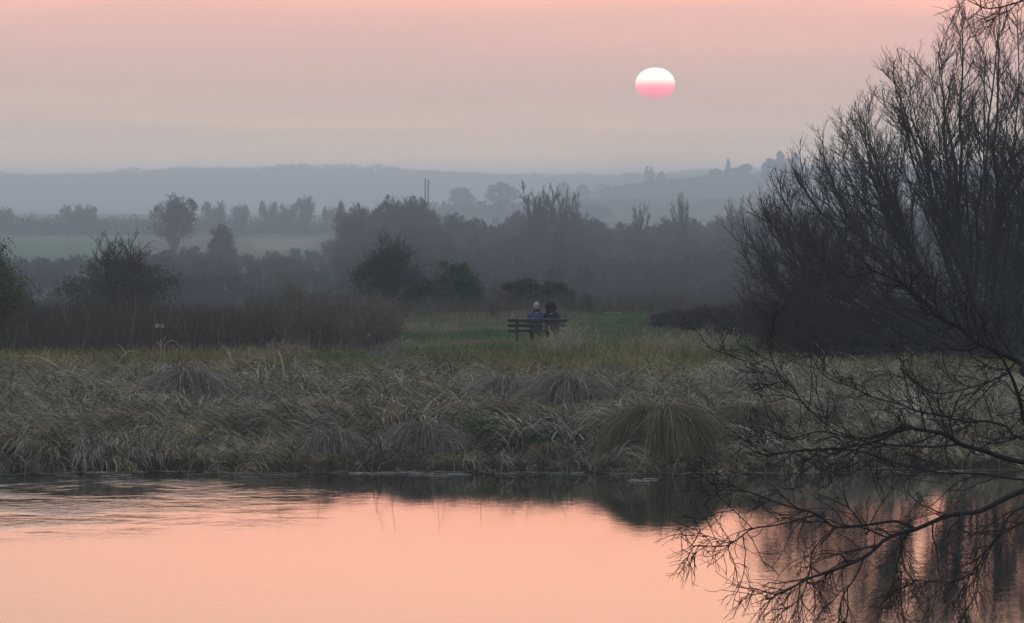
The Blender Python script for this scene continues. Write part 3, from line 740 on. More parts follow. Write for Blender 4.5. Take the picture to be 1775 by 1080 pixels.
# ------------------------------------------------------------------ near tree whose branches hang in at the right
def smooth_path(pts, n):
    pts = np.array(pts, float); t = np.arange(len(pts)); tt = np.linspace(0, len(pts)-1, n)
    # Catmull-Rom
    P = np.vstack([2*pts[0]-pts[1], pts, 2*pts[-1]-pts[-2]])
    out = []
    for v in tt:
        i = min(int(v), len(pts)-2); f = v-i
        a, b, c, d = P[i], P[i+1], P[i+2], P[i+3]
        out.append(.5*((2*b)+(c-a)*f+(2*a-5*b+4*c-d)*f*f+(3*b-a-3*c+d)*f**3))
    return np.array(out)
def near_tree():
    rg = np.random.default_rng(77)
    bx, by = 6.6, 37.0; bz = float(h(bx, by))-.1
    W = lambda px, py, D: np.array([X(px, D)-bx, D-by, Z(py, D)-bz])
    def limb(anchor_z, pts, D0, D1):
        n = len(pts); L = [np.array([0, 0, anchor_z]), ]
        a = W(pts[0][0], pts[0][1], D0); b2 = W(pts[1][0], pts[1][1], D0)
        L[0][2] = a[2]+np.clip((a[2]-b2[2])/max(.15, a[0]-b2[0]), -.35, .45)*(0-a[0])*.5
        L.append(L[0]*.4+a*.6+np.array([0, 0, .05])); 
        for k, (px, py) in enumerate(pts): L.append(W(px, py, D0+(D1-D0)*k/max(1, n-1)))
        return L
    limbs = [   # anchor height, pixel path, depth from/to, radius at frame edge, side-twig density, droop
        (1.9, [(1775, 852), (1702, 883), (1649, 897), (1586, 916), (1543, 932), (1501, 962), (1445, 988), (1403, 1003), (1378, 1020), (1345, 1030), (1310, 1022)], 36, 34.5, .030, 9, -.10),
        (None, [(1586, 916), (1554, 906), (1508, 911), (1448, 911), (1417, 893), (1356, 873), (1299, 852), (1262, 850)], 35.6, 35.0, .019, 6, -.04),
        (None, [(1417, 893), (1350, 912), (1305, 917), (1279, 935), (1253, 948), (1215, 946), (1192, 948)], 35.3, 34.6, .010, 7, -.05),
        (None, [(1305, 917), (1275, 890), (1253, 867), (1238, 850)], 35.0, 34.8, .006, 4, -.02),
        (None, [(1501, 962), (1484, 1003), (1459, 1038), (1455, 1085), (1440, 1120)], 35.2, 35.6, .011, 8, -.12),
        (None, [(1560, 928), (1561, 946), (1558, 981), (1561, 1017), (1566, 1052), (1572, 1110)], 35.7, 36.3, .009, 9, -.14),
        (None, [(1450, 911), (1413, 953), (1403, 999), (1390, 1040), (1350, 1070)], 35.3, 35.8, .009, 8, -.12),
        (None, [(1508, 911), (1526, 876), (1547, 848), (1568, 820), (1600, 790)], 35.6, 36.2, .007, 5, .03),
        (1.6, [(1775, 905), (1720, 940), (1690, 990), (1650, 1010), (1600, 1010), (1560, 1000)], 37, 37.5, .012, 10, -.12),
        (1.7, [(1775, 880), (1730, 930), (1700, 985), (1685, 1040), (1650, 1100)], 38.5, 39, .012, 10, -.14),
        (2.3, [(1775, 803), (1702, 779), (1667, 770), (1638, 753), (1596, 742), (1561, 742), (1526, 763), (1455, 774), (1385, 783), (1330, 790), (1290, 770)], 37, 35.5, .030, 7, .03),
        (None, [(1667, 770), (1614, 776), (1543, 774), (1490, 760), (1420, 749), (1370, 765), (1340, 745)], 36.8, 37.6, .014, 6, .04),
        (None, [(1567, 745), (1500, 757), (1450, 743), (1400, 705), (1372, 676), (1345, 640), (1330, 600), (1325, 560)], 36.3, 36.8, .010, 6, .07),
        (None, [(1372, 676), (1336, 639), (1300, 628), (1262, 612), (1225, 600)], 36.6, 36.4, .006, 4, .03),
        (2.2, [(1775, 832), (1702, 821), (1631, 818), (1561, 802), (1473, 781), (1420, 800), (1380, 830)], 39, 40.5, .014, 6, -.02),
        (2.8, [(1775, 760), (1748, 739), (1709, 729), (1675, 731), (1631, 722), (1587, 713), (1561, 700), (1515, 687), (1476, 674), (1430, 650), (1400, 610)], 37.5, 38.5, .015, 6, .05),
        (None, [(2215, 900), (2050, 850), (1900, 805), (1815, 770), (1780, 735), (1770, 700), (1761, 667), (1748, 641), (1735, 615), (1722, 604), (1691, 594)], 38, 37, .042, 3, .05),
        (3.4, [(1790, 650), (1775, 637), (1761, 622), (1722, 604), (1691, 594), (1665, 568), (1631, 552), (1610, 532), (1580, 501), (1553, 484), (1500, 460)], 37.6, 38.6, .040, 8, .06),
        (None, [(1748, 648), (1722, 659), (1683, 674), (1626, 683), (1595, 667), (1560, 640)], 37.8, 37.0, .012, 6, .04),
        (2.6, [(1790, 700), (1740, 665), (1700, 690), (1660, 735), (1620, 780), (1590, 800)], 36.4, 36.0, .010, 6, -.02),
        (6.2, [(1800, -25), (1775, -2), (1745, 8), (1715, 14), (1690, 8), (1672, -4)], 37, 36.5, .012, 4, -.03),
        (6.0, [(1800, 10), (1775, 4), (1740, 12), (1710, 30), (1690, 28)], 37, 36.8, .007, 3, -.03),
    ]
    P1 = [dict(n=0, t0=.12, ang=(25, 62), L=(.28, .8), seg=9, wig=.16, trop=0, r=.0085, rmin=.004, rend=.0026),
          dict(n=(4, 7), t0=.15, ang=(25, 60), L=(.18, .5), seg=6, wig=.16, trop=0, r=.0045, rmin=.0030, rend=.0020),
          dict(n=(1, 3), t0=.25, ang=(25, 60), L=(.07, .22), seg=4, wig=.18, trop=0, r=.003, rmin=.0024, rend=.0016)]
    main, out = [], [[], [], []]
    for az, pts, D0, D1, r, dens, droop in limbs:
        if az is None: L = [W(px, py, D0+(D1-D0)*k/max(1, len(pts)-1)) for k, (px, py) in enumerate(pts)]
        else: L = limb(az, pts, D0, D1)
        r = r*.72
        L = np.array(L); L[1:] += rg.normal(0, .008, L[1:].shape)
        c = smooth_path(L, len(L)*5)
        nn = len(c); rad = np.linspace(r, max(.004, r*.16), nn)
        if az is not None:
            k2 = nn//4; rad = np.concatenate([np.linspace(r*1.35, r, k2), np.linspace(r, max(.004, r*.18), nn-k2)])
        main.append((c, rad))
        Pq = [dict(q) for q in P1]
        Pq[0]['n'] = int(dens*len(pts)*.27); Pq[0]['trop'] = droop*.7; Pq[1]['trop'] = droop*.8; Pq[2]['trop'] = droop*.5; Pq[0]['taper'] = Pq[1]['taper'] = 1
        grow(rg, out, c[int(nn*.18):], r, .005, 0, Pq)
    e = empty('overhanging_tree', (bx, by, bz), 'near dark tree at the right edge, its bare branches reaching over the pond', 'tree')
    tr = branch_path(rg, np.array([0, 0, 0.]), np.array([.05, 0, 1.]), 9.5, 14, .05, .03)
    A = Acc(); A.add(*tubes([(tr, np.linspace(.22, .07, len(tr)), BARK)], 10))
    BK = (.028, .023, .022)
    A.add(*tubes([(c, r, BK) for c, r in main], 7)); A.build('trunk', M_BARK, e, smooth=True)
    A = Acc()
    for lv, sd in ((0, 5), (1, 4), (2, 3)): A.add(*tubes([(c, r, (.026, .020, .019)) for c, r in out[lv]], sd))
    # crown above and to the right of the frame, so the tree is whole
    st, o2 = [], [[], []]
    for k in range(9):
        a = rg.uniform(-1.0, 1.0); b = branch_path(rg, tr[min(13, 11+k//3)], np.array([math.cos(a)*.9, math.sin(a), .8]), rg.uniform(2, 3.4), 8, .09, .05)
        st.append((b, np.linspace(.05, .012, 9)))
        grow(rg, o2, b, .05, .012, 0, [dict(n=9, t0=.2, ang=(25, 55), L=(.8, 1.6), seg=5, wig=.1, trop=.05, r=.012, rend=.004), dict(n=6, t0=.2, ang=(25, 50), L=(.3, .6), seg=4, wig=.12, trop=.05, r=.004, rmin=.003)])
    A.add(*tubes([(c, r, BK) for c, r in st], 5))
    for l in o2: A.add(*tubes([(c, r, BK) for c, r in l], 3))
    A.build('crown', M_BARK, e)
near_tree()

# ------------------------------------------------------------------ shrubs
def leafy_bush(px, D, w, top, label, cols, n, leaf, seed, bare=0, name='bush', dy=None, cat='bush', group=None, tilt=1.0):
    rg = np.random.default_rng(seed); x0 = X(px, D); z0 = float(h(x0, D))-.1; ht = max(.5, Z(top, D)-z0)
    stems = []
    ns = 7
    for k in range(ns):
        a = rg.uniform(0, 6.28); s = rg.uniform(.1, .6)
        stems.append(((rg.normal(0, w*.08), rg.normal(0, w*.08), 0), (math.cos(a)*s*w/ht, math.sin(a)*s*w/ht*.7, 1), ht*rg.uniform(.6, .85), .02+.012*ht, .08, .02, 6))
    P = [dict(n=6, t0=.25, ang=(25, 60), L=(ht*.2, ht*.42), seg=5, wig=.12, trop=.04, r=.02, rend=.006),
         dict(n=5, t0=.2, ang=(25, 60), L=(ht*.1, ht*.22), seg=3, wig=.12, trop=.05, r=.009, rmin=.007, rend=.005)]
    e, out, st = make_tree(name, (x0, D, z0), label, cat, stems, P, BARK, TWIG, None, seed, group)
    cs = lumpy_centers(rg, 90, w*.5, (dy or w*.8)*.5, ht*.54, ht*.44, .4)
    lc = leaf_cloud(rg, cs, (w*.055, w*.055, ht*.05), n, leaf, cols)
    smesh('foliage', lc[0], lc[1], M_LEAF, e, lc[2])
    return e
def bare_shrub(px, D, w, top, label, seed, bark=BARK, twig=TWIG, dens=1.0, name='bare_shrub', cat='shrub', group=None, up=.06, rt=.008, ns=14, spread=.75):
    rg = np.random.default_rng(seed); x0 = X(px, D); z0 = float(h(x0, D))-.1; ht = max(.5, Z(top, D)-z0)
    stems = []
    for k in range(ns):
        a = rg.uniform(0, 6.28); s = rg.uniform(0, spread)*w/ht
        stems.append(((rg.normal(0, w*.12), rg.normal(0, w*.1), 0), (math.cos(a)*s, math.sin(a)*s*.8, 1), ht*rg.uniform(.6, 1.0), .012+.007*ht, .07, .03, 7))
    P = [dict(n=(int(7*dens), int(10*dens)), t0=.15, ang=(20, 50), L=(ht*.2, ht*.45), seg=5, wig=.1, trop=up, r=.018, rend=rt*.9),
         dict(n=(4, 6), t0=.2, ang=(20, 50), L=(ht*.08, ht*.2), seg=3, wig=.12, trop=up, r=rt, rmin=rt, rend=rt*.6)]
    e, out, st = make_tree(name, (x0, D, z0), label, cat, stems, P, bark, twig, None, seed, group)
    return e, out, st
OLV = [(.05, .07, .02), (.035, .055, .016), (.07, .06, .025), (.03, .06, .018), (.09, .08, .03)]
GRN = [(.018, .065, .028), (.025, .08, .035), (.012, .04, .02)]
DKG = [(.03, .04, .03), (.04, .05, .032), (.022, .028, .024)]
leafy_bush(-45, 124, 3.9, 412, 'dark green leafy bush cut off by the left edge', OLV, 26000, .035, 31)
def ivy_thorn(px, D, w, ht, label, seed, bodyh, cols, n):
    bodyh = (Z(ht, D)-float(h(X(px, D), D)))*bodyh
    e, out, st = bare_shrub(px, D, w*.62, ht, label, seed, bark=(.035, .03, .033), twig=(.05, .038, .045), dens=1.3, name='thorn_bush', cat='bush', ns=20, rt=.012, spread=.6)
    rg = np.random.default_rng(seed+1)
    cs = lumpy_centers(rg, 110, w*.5, w*.4, bodyh*.56, bodyh*.42, .35)
    lc = leaf_cloud(rg, cs, (w*.06, w*.06, bodyh*.06), n, .05, cols)
    smesh('ivy', lc[0], lc[1], M_LEAF, e, lc[2])
    return e
ivy_thorn(212, 176, 4.7, 416, 'bare purplish thorn bush over a dark ivy skirt, left of centre', 33, .80, [(.035, .045, .03), (.05, .05, .035), (.06, .05, .042)], 12000)
ivy_thorn(672, 184, 3.3, 414, 'round dark thorn bush with ivy, left of the green bush', 35, .86, [(.03, .03, .034), (.04, .045, .04), (.026, .03, .028)], 12000)
leafy_bush(792, 176, 2.3, 455, 'bright evergreen bush, greenest on the meadow edge', GRN, 16000, .045, 37)
leafy_bush(735, 172, 2.1, 478, 'dull green low bush between the thorn bush and the evergreen bush', [(.04, .055, .035), (.05, .06, .04)], 9000, .045, 38)
leafy_bush(905, 172, 1.9, 484, 'dark green bush behind the person in blue', DKG, 9000, .045, 39)
leafy_bush(960, 176, 1.9, 488, 'dark green bush behind the hooded person', DKG, 9000, .045, 40)
bare_shrub(855, 160, 1.3, 500, 'small pale bare shrub left of the bench, at the meadow edge', 41, bark=(.1, .09, .07), twig=(.11, .1, .08))
bare_shrub(1015, 164, 1.6, 508, 'small grey bare shrub right of the seated people', 42, bark=(.07, .06, .055), twig=(.07, .062, .058))
# bare scrub left of the bench, nearer
SC = (.17, .135, .12)
for k, (px, D, w, ht, lb) in enumerate([
        (545, 117, 1.5, 498, 'bare brown shrub, leftmost of the scrub left of the bench'),
        (590, 120, 1.4, 504, 'bare brown shrub, second from left in the scrub beside the bench'),
        (635, 116, 1.4, 506, 'bare brown shrub in the middle of the scrub, just behind the silvery seed heads'),
        (668, 121, 1.0, 524, 'bare brown shrub, rightmost and lowest of the scrub beside the bench'),
        (520, 124, 1.2, 486, 'dark bare shrub rising behind the scrub left end')]):
    bare_shrub(px, D, w, ht, lb, 50+k, bark=SC, twig=SC, up=.03, rt=.0075, ns=22, dens=.8)
# bramble mounds in front of and under the willow
BR = [(.032, .03, .032), (.045, .035, .036), (.028, .032, .028)]
for k, (px, D, w, ht, lb) in enumerate([
        (1175, 146, 2.0, 536, 'low dark bramble mound at the meadow edge, leftmost towards the willow'),
        (1230, 143, 2.6, 526, 'dark bramble mound between the meadow and the willow'),
        (1300, 134, 2.6, 520, 'dark bramble mound under the willow branch tips'),
        (1370, 122, 2.4, 520, 'dark thicket at the left foot of the willow'),
        (1450, 116, 2.2, 530, 'olive green thicket under the willow, with a grassy foot'),
        (1545, 116, 2.6, 510, 'dark thicket left of the willow stems'),
        (1650, 115, 2.8, 490, 'dark thicket round the willow stems'),
        (1760, 115, 2.8, 495, 'dark thicket at the right edge below the willow')]):
    cc = [(.04, .05, .025), (.05, .055, .03), (.03, .035, .02)] if k == 4 else BR
    leafy_bush(px, D, w, ht, lb, cc, 9000, .035, 60+k, name='thicket', cat='thicket')

# ------------------------------------------------------------------ woodland in the valley
WB = (.040, .042, .050)
def proto_round(seed, ht=12.0, w=9.0, upright=False, name='bare_tree'):
    rg = np.random.default_rng(seed)
    stems = []
    if upright:
        for k in range(11):
            a = rg.uniform(0, 6.28); s = rg.uniform(.02, .30)
            stems.append(((rg.normal(0, .5), rg.normal(0, .5), 0), (math.cos(a)*s, math.sin(a)*s, 1), ht*rg.uniform(.75, 1), .15, .04, .02, 9))
        P = [dict(n=16, t0=.2, ang=(15, 40), L=(ht*.1, ht*.26), seg=5, wig=.08, trop=.10, r=.06, rend=.03),
             dict(n=9, t0=.15, ang=(15, 45), L=(ht*.04, ht*.12), seg=3, wig=.1, trop=.1, r=.042, rmin=.034, rend=.02)]
        env = None
    else:
        stems.append(((0, 0, 0), (0, 0, 1), ht*.62, .32, .04, .02, 9))
        for k in range(8):
            a = k*.785+rg.uniform(-.3, .3); s = rg.uniform(.35, .9)
            stems.append(((0, 0, ht*rg.uniform(.12, .28)), (math.cos(a)*s, math.sin(a)*s, 1), ht*rg.uniform(.55, .72), .17, .07, .03, 9))
        P = [dict(n=12, t0=.25, ang=(25, 60), L=(ht*.12, ht*.30), seg=5, wig=.12, trop=.05, r=.07, rend=.03),
             dict(n=10, t0=.2, ang=(25, 60), L=(ht*.07, ht*.15), seg=4, wig=.12, trop=.05, r=.045, rmin=.032, rend=.02),
             dict(n=5, t0=.25, ang=(20, 60), L=(ht*.03, ht*.07), seg=2, wig=.12, trop=.05, r=.028, rmin=.026, rend=.018)]
        def env(p): return (p[0]/(w*.5))**2+(p[1]/(w*.5))**2+((p[2]-ht*.56)/(ht*.46))**2 < 1
    e, out, st = make_tree(name, (0, 0, 0), 'x', 'tree', stems, P, WB, WB, env, seed)
    return e
protos = [proto_round(201), proto_round(202, 12, 8), proto_round(203, 12, 10.5), proto_round(204, 12, 7, True), proto_round(205, 12, 7, True)]
used = set()
WOOD_G = 'bare trees massed in the misty wood'
WOOD_L = 'grey bare tree, one of many merging into the misty wood behind the bench'
def place(kind, px, D, top_py, wk=1.0, label=WOOD_L, group=WOOD_G, seed=None, cat='tree'):
    x = X(px, D); z = float(h(x, D)); H = Z(top_py, D)-z
    H = max(H, 3.0)
    s = H/12.0; pr = protos[kind]
    rz = random.uniform(0, 6.28)
    sc = (s*wk, s*wk, s)
    if kind not in used:
        used.add(kind); pr.location = (x, D, z-.2); pr.rotation_euler = (0, 0, rz); pr.scale = sc
        pr['label'] = label; pr['category'] = cat
        if group: pr['group'] = group
        return pr
    return copy_tree(pr, (x, D, z-.2), rz, sc, label, group or '', cat)
def clear_group(o):
    if 'group' in o.keys() and not o['group']: del o['group']
# named silhouettes first
named = [
    (0, 303, 720, 333, 1.12, 'tall round-crowned bare tree standing above the wood on the left'),
    (2, 700, 640, 326, .80, 'broad flat-topped bare tree beside the twin mast'),
    (1, 650, 650, 340, .75, 'bare tree left of the broad flat-topped one'),
    (3, 935, 560, 320, .80, 'tall upright bare tree, highest behind the bench'),
    (4, 990, 565, 336, .85, 'feathery upright bare tree right of the highest one behind the bench'),
    (3, 1185, 610, 338, .55, 'slender upright bare tree in the right half of the wood'),
    (4, 1105, 610, 360, .6, 'slender bare tree left of the other slender one in the right half'),
    (3, 1275, 600, 345, .6, 'pale bare tree just behind the willow tips'),
    (1, 605, 740, 334, .62, 'small round bare tree at the left shoulder of the wood'),
    (0, 610, 580, 372, .8, 'bare tree on the sloping left end of the wood'),
]
for k, px, D, t, wk, lb in named: clear_group(place(k, px, D, t, wk, lb, None))
prof_px = [440, 500, 545, 580, 620, 650, 700, 745, 790, 840, 870, 910, 960, 1030, 1060, 1100, 1180, 1230, 1300, 1400, 1500, 1700, 1900]
prof_py = [470, 450, 424, 395, 352, 345, 335, 342, 363, 368, 362, 352, 350, 360, 384, 372, 362, 376, 358, 352, 350, 345, 340]
for D, off, step in ((700, 3, 36), (620, 12, 36), (530, 34, 38), (440, 62, 40), (360, 96, 44)):
    px = 470+random.uniform(0, 40)+(-60 if D < 400 else 0)
    while px < 1760:
        t = np.interp(px, prof_px, prof_py)+off+random.uniform(-6, 14)
        place(random.choice([0, 1, 2]), px, D+random.uniform(-18, 18), t, random.uniform(.95, 1.45))
        px += step*random.uniform(.75, 1.25)
# lower wood on the left
LW_L = 'low grey bare tree, one of many in the misty hollow on the left'; LW_G = 'low trees in the misty hollow on the left'
for D, t0, step in ((600, 440, 30), (520, 447, 32), (430, 456, 36), (350, 480, 42)):
    px = -60+random.uniform(0, 30)
    while px < 560:
        t = t0+random.uniform(-8, 12)-(16 if 230 < px < 420 else 0)
        place(random.choice([0, 1, 2]), px, D+random.uniform(-15, 15), t, random.uniform(.9, 1.5), LW_L, LW_G)
        px += step*random.uniform(.75, 1.25)
# evergreen with round head at px 385
e = leafy_bush(385, 600, 4.4, 389, 'dark round-headed evergreen standing in the misty hollow', [(.03, .045, .035), (.04, .05, .04)], 9000, .13, 71, name='evergreen_tree', cat='tree')
# far line of hedge and trees beyond the green field
for k, (px, t, wk, lb) in enumerate([
        (8, 357, 1.2, 'faint blue tree at the far left end of the hedge line'),
        (45, 371, .8, 'very small round blue tree in the hedge line, far left'),
        (128, 349, 1.0, 'larger blue tree in the hedge line, left one of a close pair'),
        (154, 353, .95, 'larger blue tree in the hedge line, right one of a close pair'),
        (182, 373, .8, 'very small blue tree right of the close pair in the hedge line'),
        (372, 343, .95, 'blue bare tree right behind the tall round-crowned one'),
        (418, 351, 1.0, 'blue bare tree midway between the tall round-crowned tree and the far pair'),
        (466, 339, .8, 'blue bare tree, left one of the far pair above the pale field'),
        (500, 347, .8, 'low blue bare tree between the far pair'),
        (530, 336, .8, 'blue bare tree, right one of the far pair above the pale field'),
        (575, 350, .9, 'blue bare tree where the wood begins to rise')]):
    clear_group(place(k % 3, px, 1170, t, wk, lb, None))
def hedge(pxs, D, tops, label, seed, cols=((.035, .04, .035), (.045, .045, .04)), name='hedge', n=130, leaf=.45):
    rg = np.random.default_rng(seed); cs = []
    x0 = X(pxs[0], D); e = empty(name, (x0, D, float(h(x0, D))), label, name.replace('_', ' '))
    N = int((pxs[-1]-pxs[0])*D/F/1.2)
    for k in range(N):
        px = pxs[0]+(pxs[-1]-pxs[0])*k/N; x = X(px, D); y = D+rg.normal(0, 1.5); z = float(h(x, y)); H = Z(np.interp(px, pxs, tops), D)-z
        H *= rg.uniform(.8, 1.1)
        for q in range(5): cs.append((x-x0+rg.normal(0, .5), y-D, z-e.location.z+H*rg.random()))
    lc = leaf_cloud(rg, cs, (.9, .8, .55), int(n*N), leaf, list(cols))
    smesh('foliage', lc[0], lc[1], M_LEAF, e, lc[2])
    st = [(np.array([[X(p, D)-x0, 0, float(h(X(p, D), D))-e.location.z-.2], [X(p, D)-x0+.1, .1, float(h(X(p, D), D))-e.location.z+2.2]]), np.array([.12, .06]), BARK) for p in np.arange(pxs[0], pxs[-1], 9)]
    V, Q, T = tubes(st, 5); smesh('stems', V, Q, M_BARK, e, T)
hedge([-150, 60, 150, 270, 420, 620], 1200, [386, 385, 384, 386, 380, 384], 'long blue hedge beyond the green field', 81)
hedge([-150, 60, 270], 1330, [380, 378, 379], 'second faint hedge behind the long blue one', 82)
hedge([740, 850, 960, 1060], 1650, [352, 346, 347, 356], 'faint hedge above the wood, beyond the bench', 83, leaf=.5)
hedge([1040, 1110, 1220, 1380, 1500], 2470, [329, 321, 309, 300, 295], 'dark field hedge drawn along the crest of the right hill', 84, n=40, leaf=.5)
# tree shapes on the right hill
def blob_tree(px, D, top, wpx, label, seed, conifer=False, name=None):
    rg = np.random.default_rng(seed); x = X(px, D); z = float(h(x, D)); H = max(Z(top, D)-z, 4); w = wpx*D/F
    e = empty(name or ('conifer_tree' if conifer else 'round_tree'), (x, D, z-.3), label, 'tree')
    if conifer:
        cs = []
        for k in range(130):
            t = rg.random()**1.3; a = rg.uniform(0, 6.28); r = w*.5*(1-t)**.8*rg.uniform(.3, 1)
            cs.append((math.cos(a)*r, math.sin(a)*r, H*(.12+.86*t)))
    else: cs = lumpy_centers(rg, 120, w*.5, w*.5, H*.46, H*.54, .4)
    lc = leaf_cloud(rg, cs, (w*.05, w*.05, H*.04), 5000, .04*H, [(.03, .035, .03), (.04, .042, .035)])
    smesh('crown', lc[0], lc[1], M_LEAF, e, lc[2])
    V, Q, T = tubes([(np.array([[0, 0, -.5], [0, 0, H*.5], [0, 0, H*.85]]), np.array([.04, .028, .01])*H, BARK)], 6); smesh('trunk', V, Q, M_BARK, e, T)
for i, a in enumerate([
        (1262, 2600, 276, 12, 'narrow pointed conifer alone on the right hill skyline', True),
        (1293, 2600, 283, 22, 'small round tree on the skyline right of the lone conifer', False),
        (1278, 2600, 290, 22, 'lowest round tree on the skyline next to the lone conifer', False),
        (1240, 2700, 291, 26, 'low round tree on the skyline left of the lone conifer', False),
        (1121, 2900, 291, 13, 'pointed tree, left one of the small trio on the hill skyline', True),
        (1129, 2900, 293, 16, 'pointed tree, middle one of the small trio on the hill skyline', True),
        (1146, 2900, 297, 16, 'low round tree, right one of the small trio on the hill skyline', False),
        (1352, 2350, 264, 34, 'broad pointed conifer in the dark clump by the willow tips', True),
        (1335, 2350, 277, 34, 'rounded tree at the left of the dark clump on the hill', False),
        (1358, 2340, 275, 44, 'rounded tree at the middle of the dark clump on the hill', False),
        (1378, 2350, 267, 26, 'second pointed conifer at the right of the dark clump', True),
        (978, 2300, 314, 26, 'faint round tree, left one of two on the lower hill', False),
        (1010, 2300, 320, 24, 'faint round tree, right one of two on the lower hill', False),
        (870, 1900, 318, 60, 'broad faint tree above the wood, left of the highest bare tree', False),
        (800, 1900, 325, 44, 'broad faint tree right of the twin mast', False)]):
    blob_tree(*a[:5], 300+i, a[5])
# trees and woods on the farthest ridge read as one mass
def far_wood():
    rg = np.random.default_rng(12); cs = []
    for k in range(5200):
        px = rg.uniform(-900, 2600); D = 4100+rg.normal(0, 180); x = X(px, D); z = float(h(x, D))
        b = vnoise(px, 0, 46, 77)
        cs.append((x, D, z+rg.random()**1.4*(1.8+6*b**2)))
    for k in range(1500):
        px = rg.uniform(950, 3200); D = 2950+rg.normal(0, 120); x = X(px, D); z = float(h(x, D))
        b = vnoise(px, 0, 30, 78)
        cs.append((x, D, z+rg.random()*(1.5+6.5*b**2)))
    lc = leaf_cloud(rg, cs, (2.6, 2.4, .9), 110000, .9, [(.035, .04, .035), (.045, .045, .04)])
    o = smesh('distant_woods', lc[0], lc[1], M_LEAF, None, lc[2])
    tag(o, 'faint woods along the farthest hazy ridges', 'wood', kind='stuff')
far_wood()

# ------------------------------------------------------------------ small built things
def box(cx, cy, cz, sx, sy, sz, rx=0, bev=0):
    """bevelled box verts/quads via bmesh"""
    import bmesh
    from mathutils import Matrix
    bm = bmesh.new(); bmesh.ops.create_cube(bm, size=1)
    bmesh.ops.scale(bm, vec=(sx, sy, sz), verts=bm.verts)
    if bev: bmesh.ops.bevel(bm, geom=bm.edges[:], offset=bev, segments=1, affect='EDGES')
    bmesh.ops.rotate(bm, cent=(0, 0, 0), matrix=Matrix.Rotation(rx, 3, 'X'), verts=bm.verts)
    bmesh.ops.translate(bm, vec=(cx, cy, cz), verts=bm.verts)
    return bm
def link_bms(name, bms, mat, parent=None):
    import bmesh
    me = bpy.data.meshes.new(name); full = bmesh.new()
    for b in bms:
        t = bpy.data.meshes.new('t'); b.to_mesh(t); full.from_mesh(t); b.free(); bpy.data.meshes.remove(t)
    full.to_mesh(me); full.free(); me.materials.append(mat)
    o = bpy.data.objects.new(name, me); C.objects.link(o)
    if parent is not None: o.parent = parent
    return o

BD = 129.0; BXC = X(932, BD); BZ = float(h(BXC, BD))
BZ = .50
def bench():
    e = empty('park_bench', (BXC, BD, BZ), 'dark wooden bench with horizontal slats, seen from behind on the meadow', 'bench')
    w = 1.80; rec = R(19)      # back leans towards the camera (-Y)
    for k, (z, hh) in enumerate([(.775, .115), (.625, .115), (.475, .075)]):
        y = -.02-(z-.42)*math.tan(rec)
        link_bms('back_slat', [box(0, y, z, w, .058, hh, rec, .017)], M_WOOD, e)
    for k in range(4):
        link_bms('seat_slat', [box(0, .075+k*.115, .435, w, .095, .035, 0, .006)], M_WOOD, e)
    for sx in (-.62, .04, .60):
        # rear leg runs up behind the back, front leg, seat bearer, foot
        link_bms('leg', [box(sx, -.075, .42, .085, .075, .86, rec, .008), box(sx, .43, .20, .085, .08, .44, 0, .008)], M_DARKWOOD, e)
        link_bms('seat_bearer', [box(sx, .20, .375, .07, .50, .075, 0, .006)], M_DARKWOOD, e)
bench()

# people: capsules fused by a voxel remesh into one continuous surface
def capsules(segs, n=14):
    """segs: list of (p0, r0, p1, r1) or (c, (rx,ry,rz)) ellipsoid"""
    Vs, Qs, n0 = [], [], 0
    for s in segs:
        if len(s) == 2:
            c, rr = np.array(s[0], float), np.array(s[1], float)
            k = 10; T, P = np.meshgrid(np.linspace(.001, math.pi-.001, k), np.linspace(0, 2*math.pi, n, endpoint=False), indexing='ij')
            V = np.stack([np.sin(T)*np.cos(P), np.sin(T)*np.sin(P), np.cos(T)], -1).reshape(-1, 3)*rr+c; rows = k
        else:
            p0, r0, p1, r1 = np.array(s[0], float), s[1], np.array(s[2], float), s[3]
            d = p1-p0; L = np.linalg.norm(d); d /= L+1e-9
            ref = np.array([1, 0, 0]) if abs(d[0]) < .8 else np.array([0, 1, 0])
            u = np.cross(d, ref); u /= np.linalg.norm(u); w = np.cross(d, u)
            prof = [(-r0*math.cos(a), r0*math.sin(a)) for a in np.linspace(.05, math.pi/2, 5)]+[(L+r1*math.sin(a), r1*math.cos(a)) for a in np.linspace(0, math.pi/2-.05, 5)]
            a = np.linspace(0, 2*math.pi, n, endpoint=False)
            V = np.array([[p0+d*t+r*(math.cos(b)*u+math.sin(b)*w) for b in a] for t, r in prof]).reshape(-1, 3); rows = len(prof)
        i = np.arange(rows*n).reshape(rows, n); j = np.roll(i, -1, 1)
        Q = np.stack([i[:-1], i[1:], j[1:], j[:-1]], -1).reshape(-1, 4)
        Vs.append(V); Qs.append(Q.tolist()); 
        Qs[-1].append(i[0].tolist()); Qs[-1].append(i[-1][::-1].tolist())
        Qs[-1] = [[q+n0 for q in f] for f in Qs[-1]]; n0 += len(V)
    return np.concatenate(Vs), sum(Qs, [])
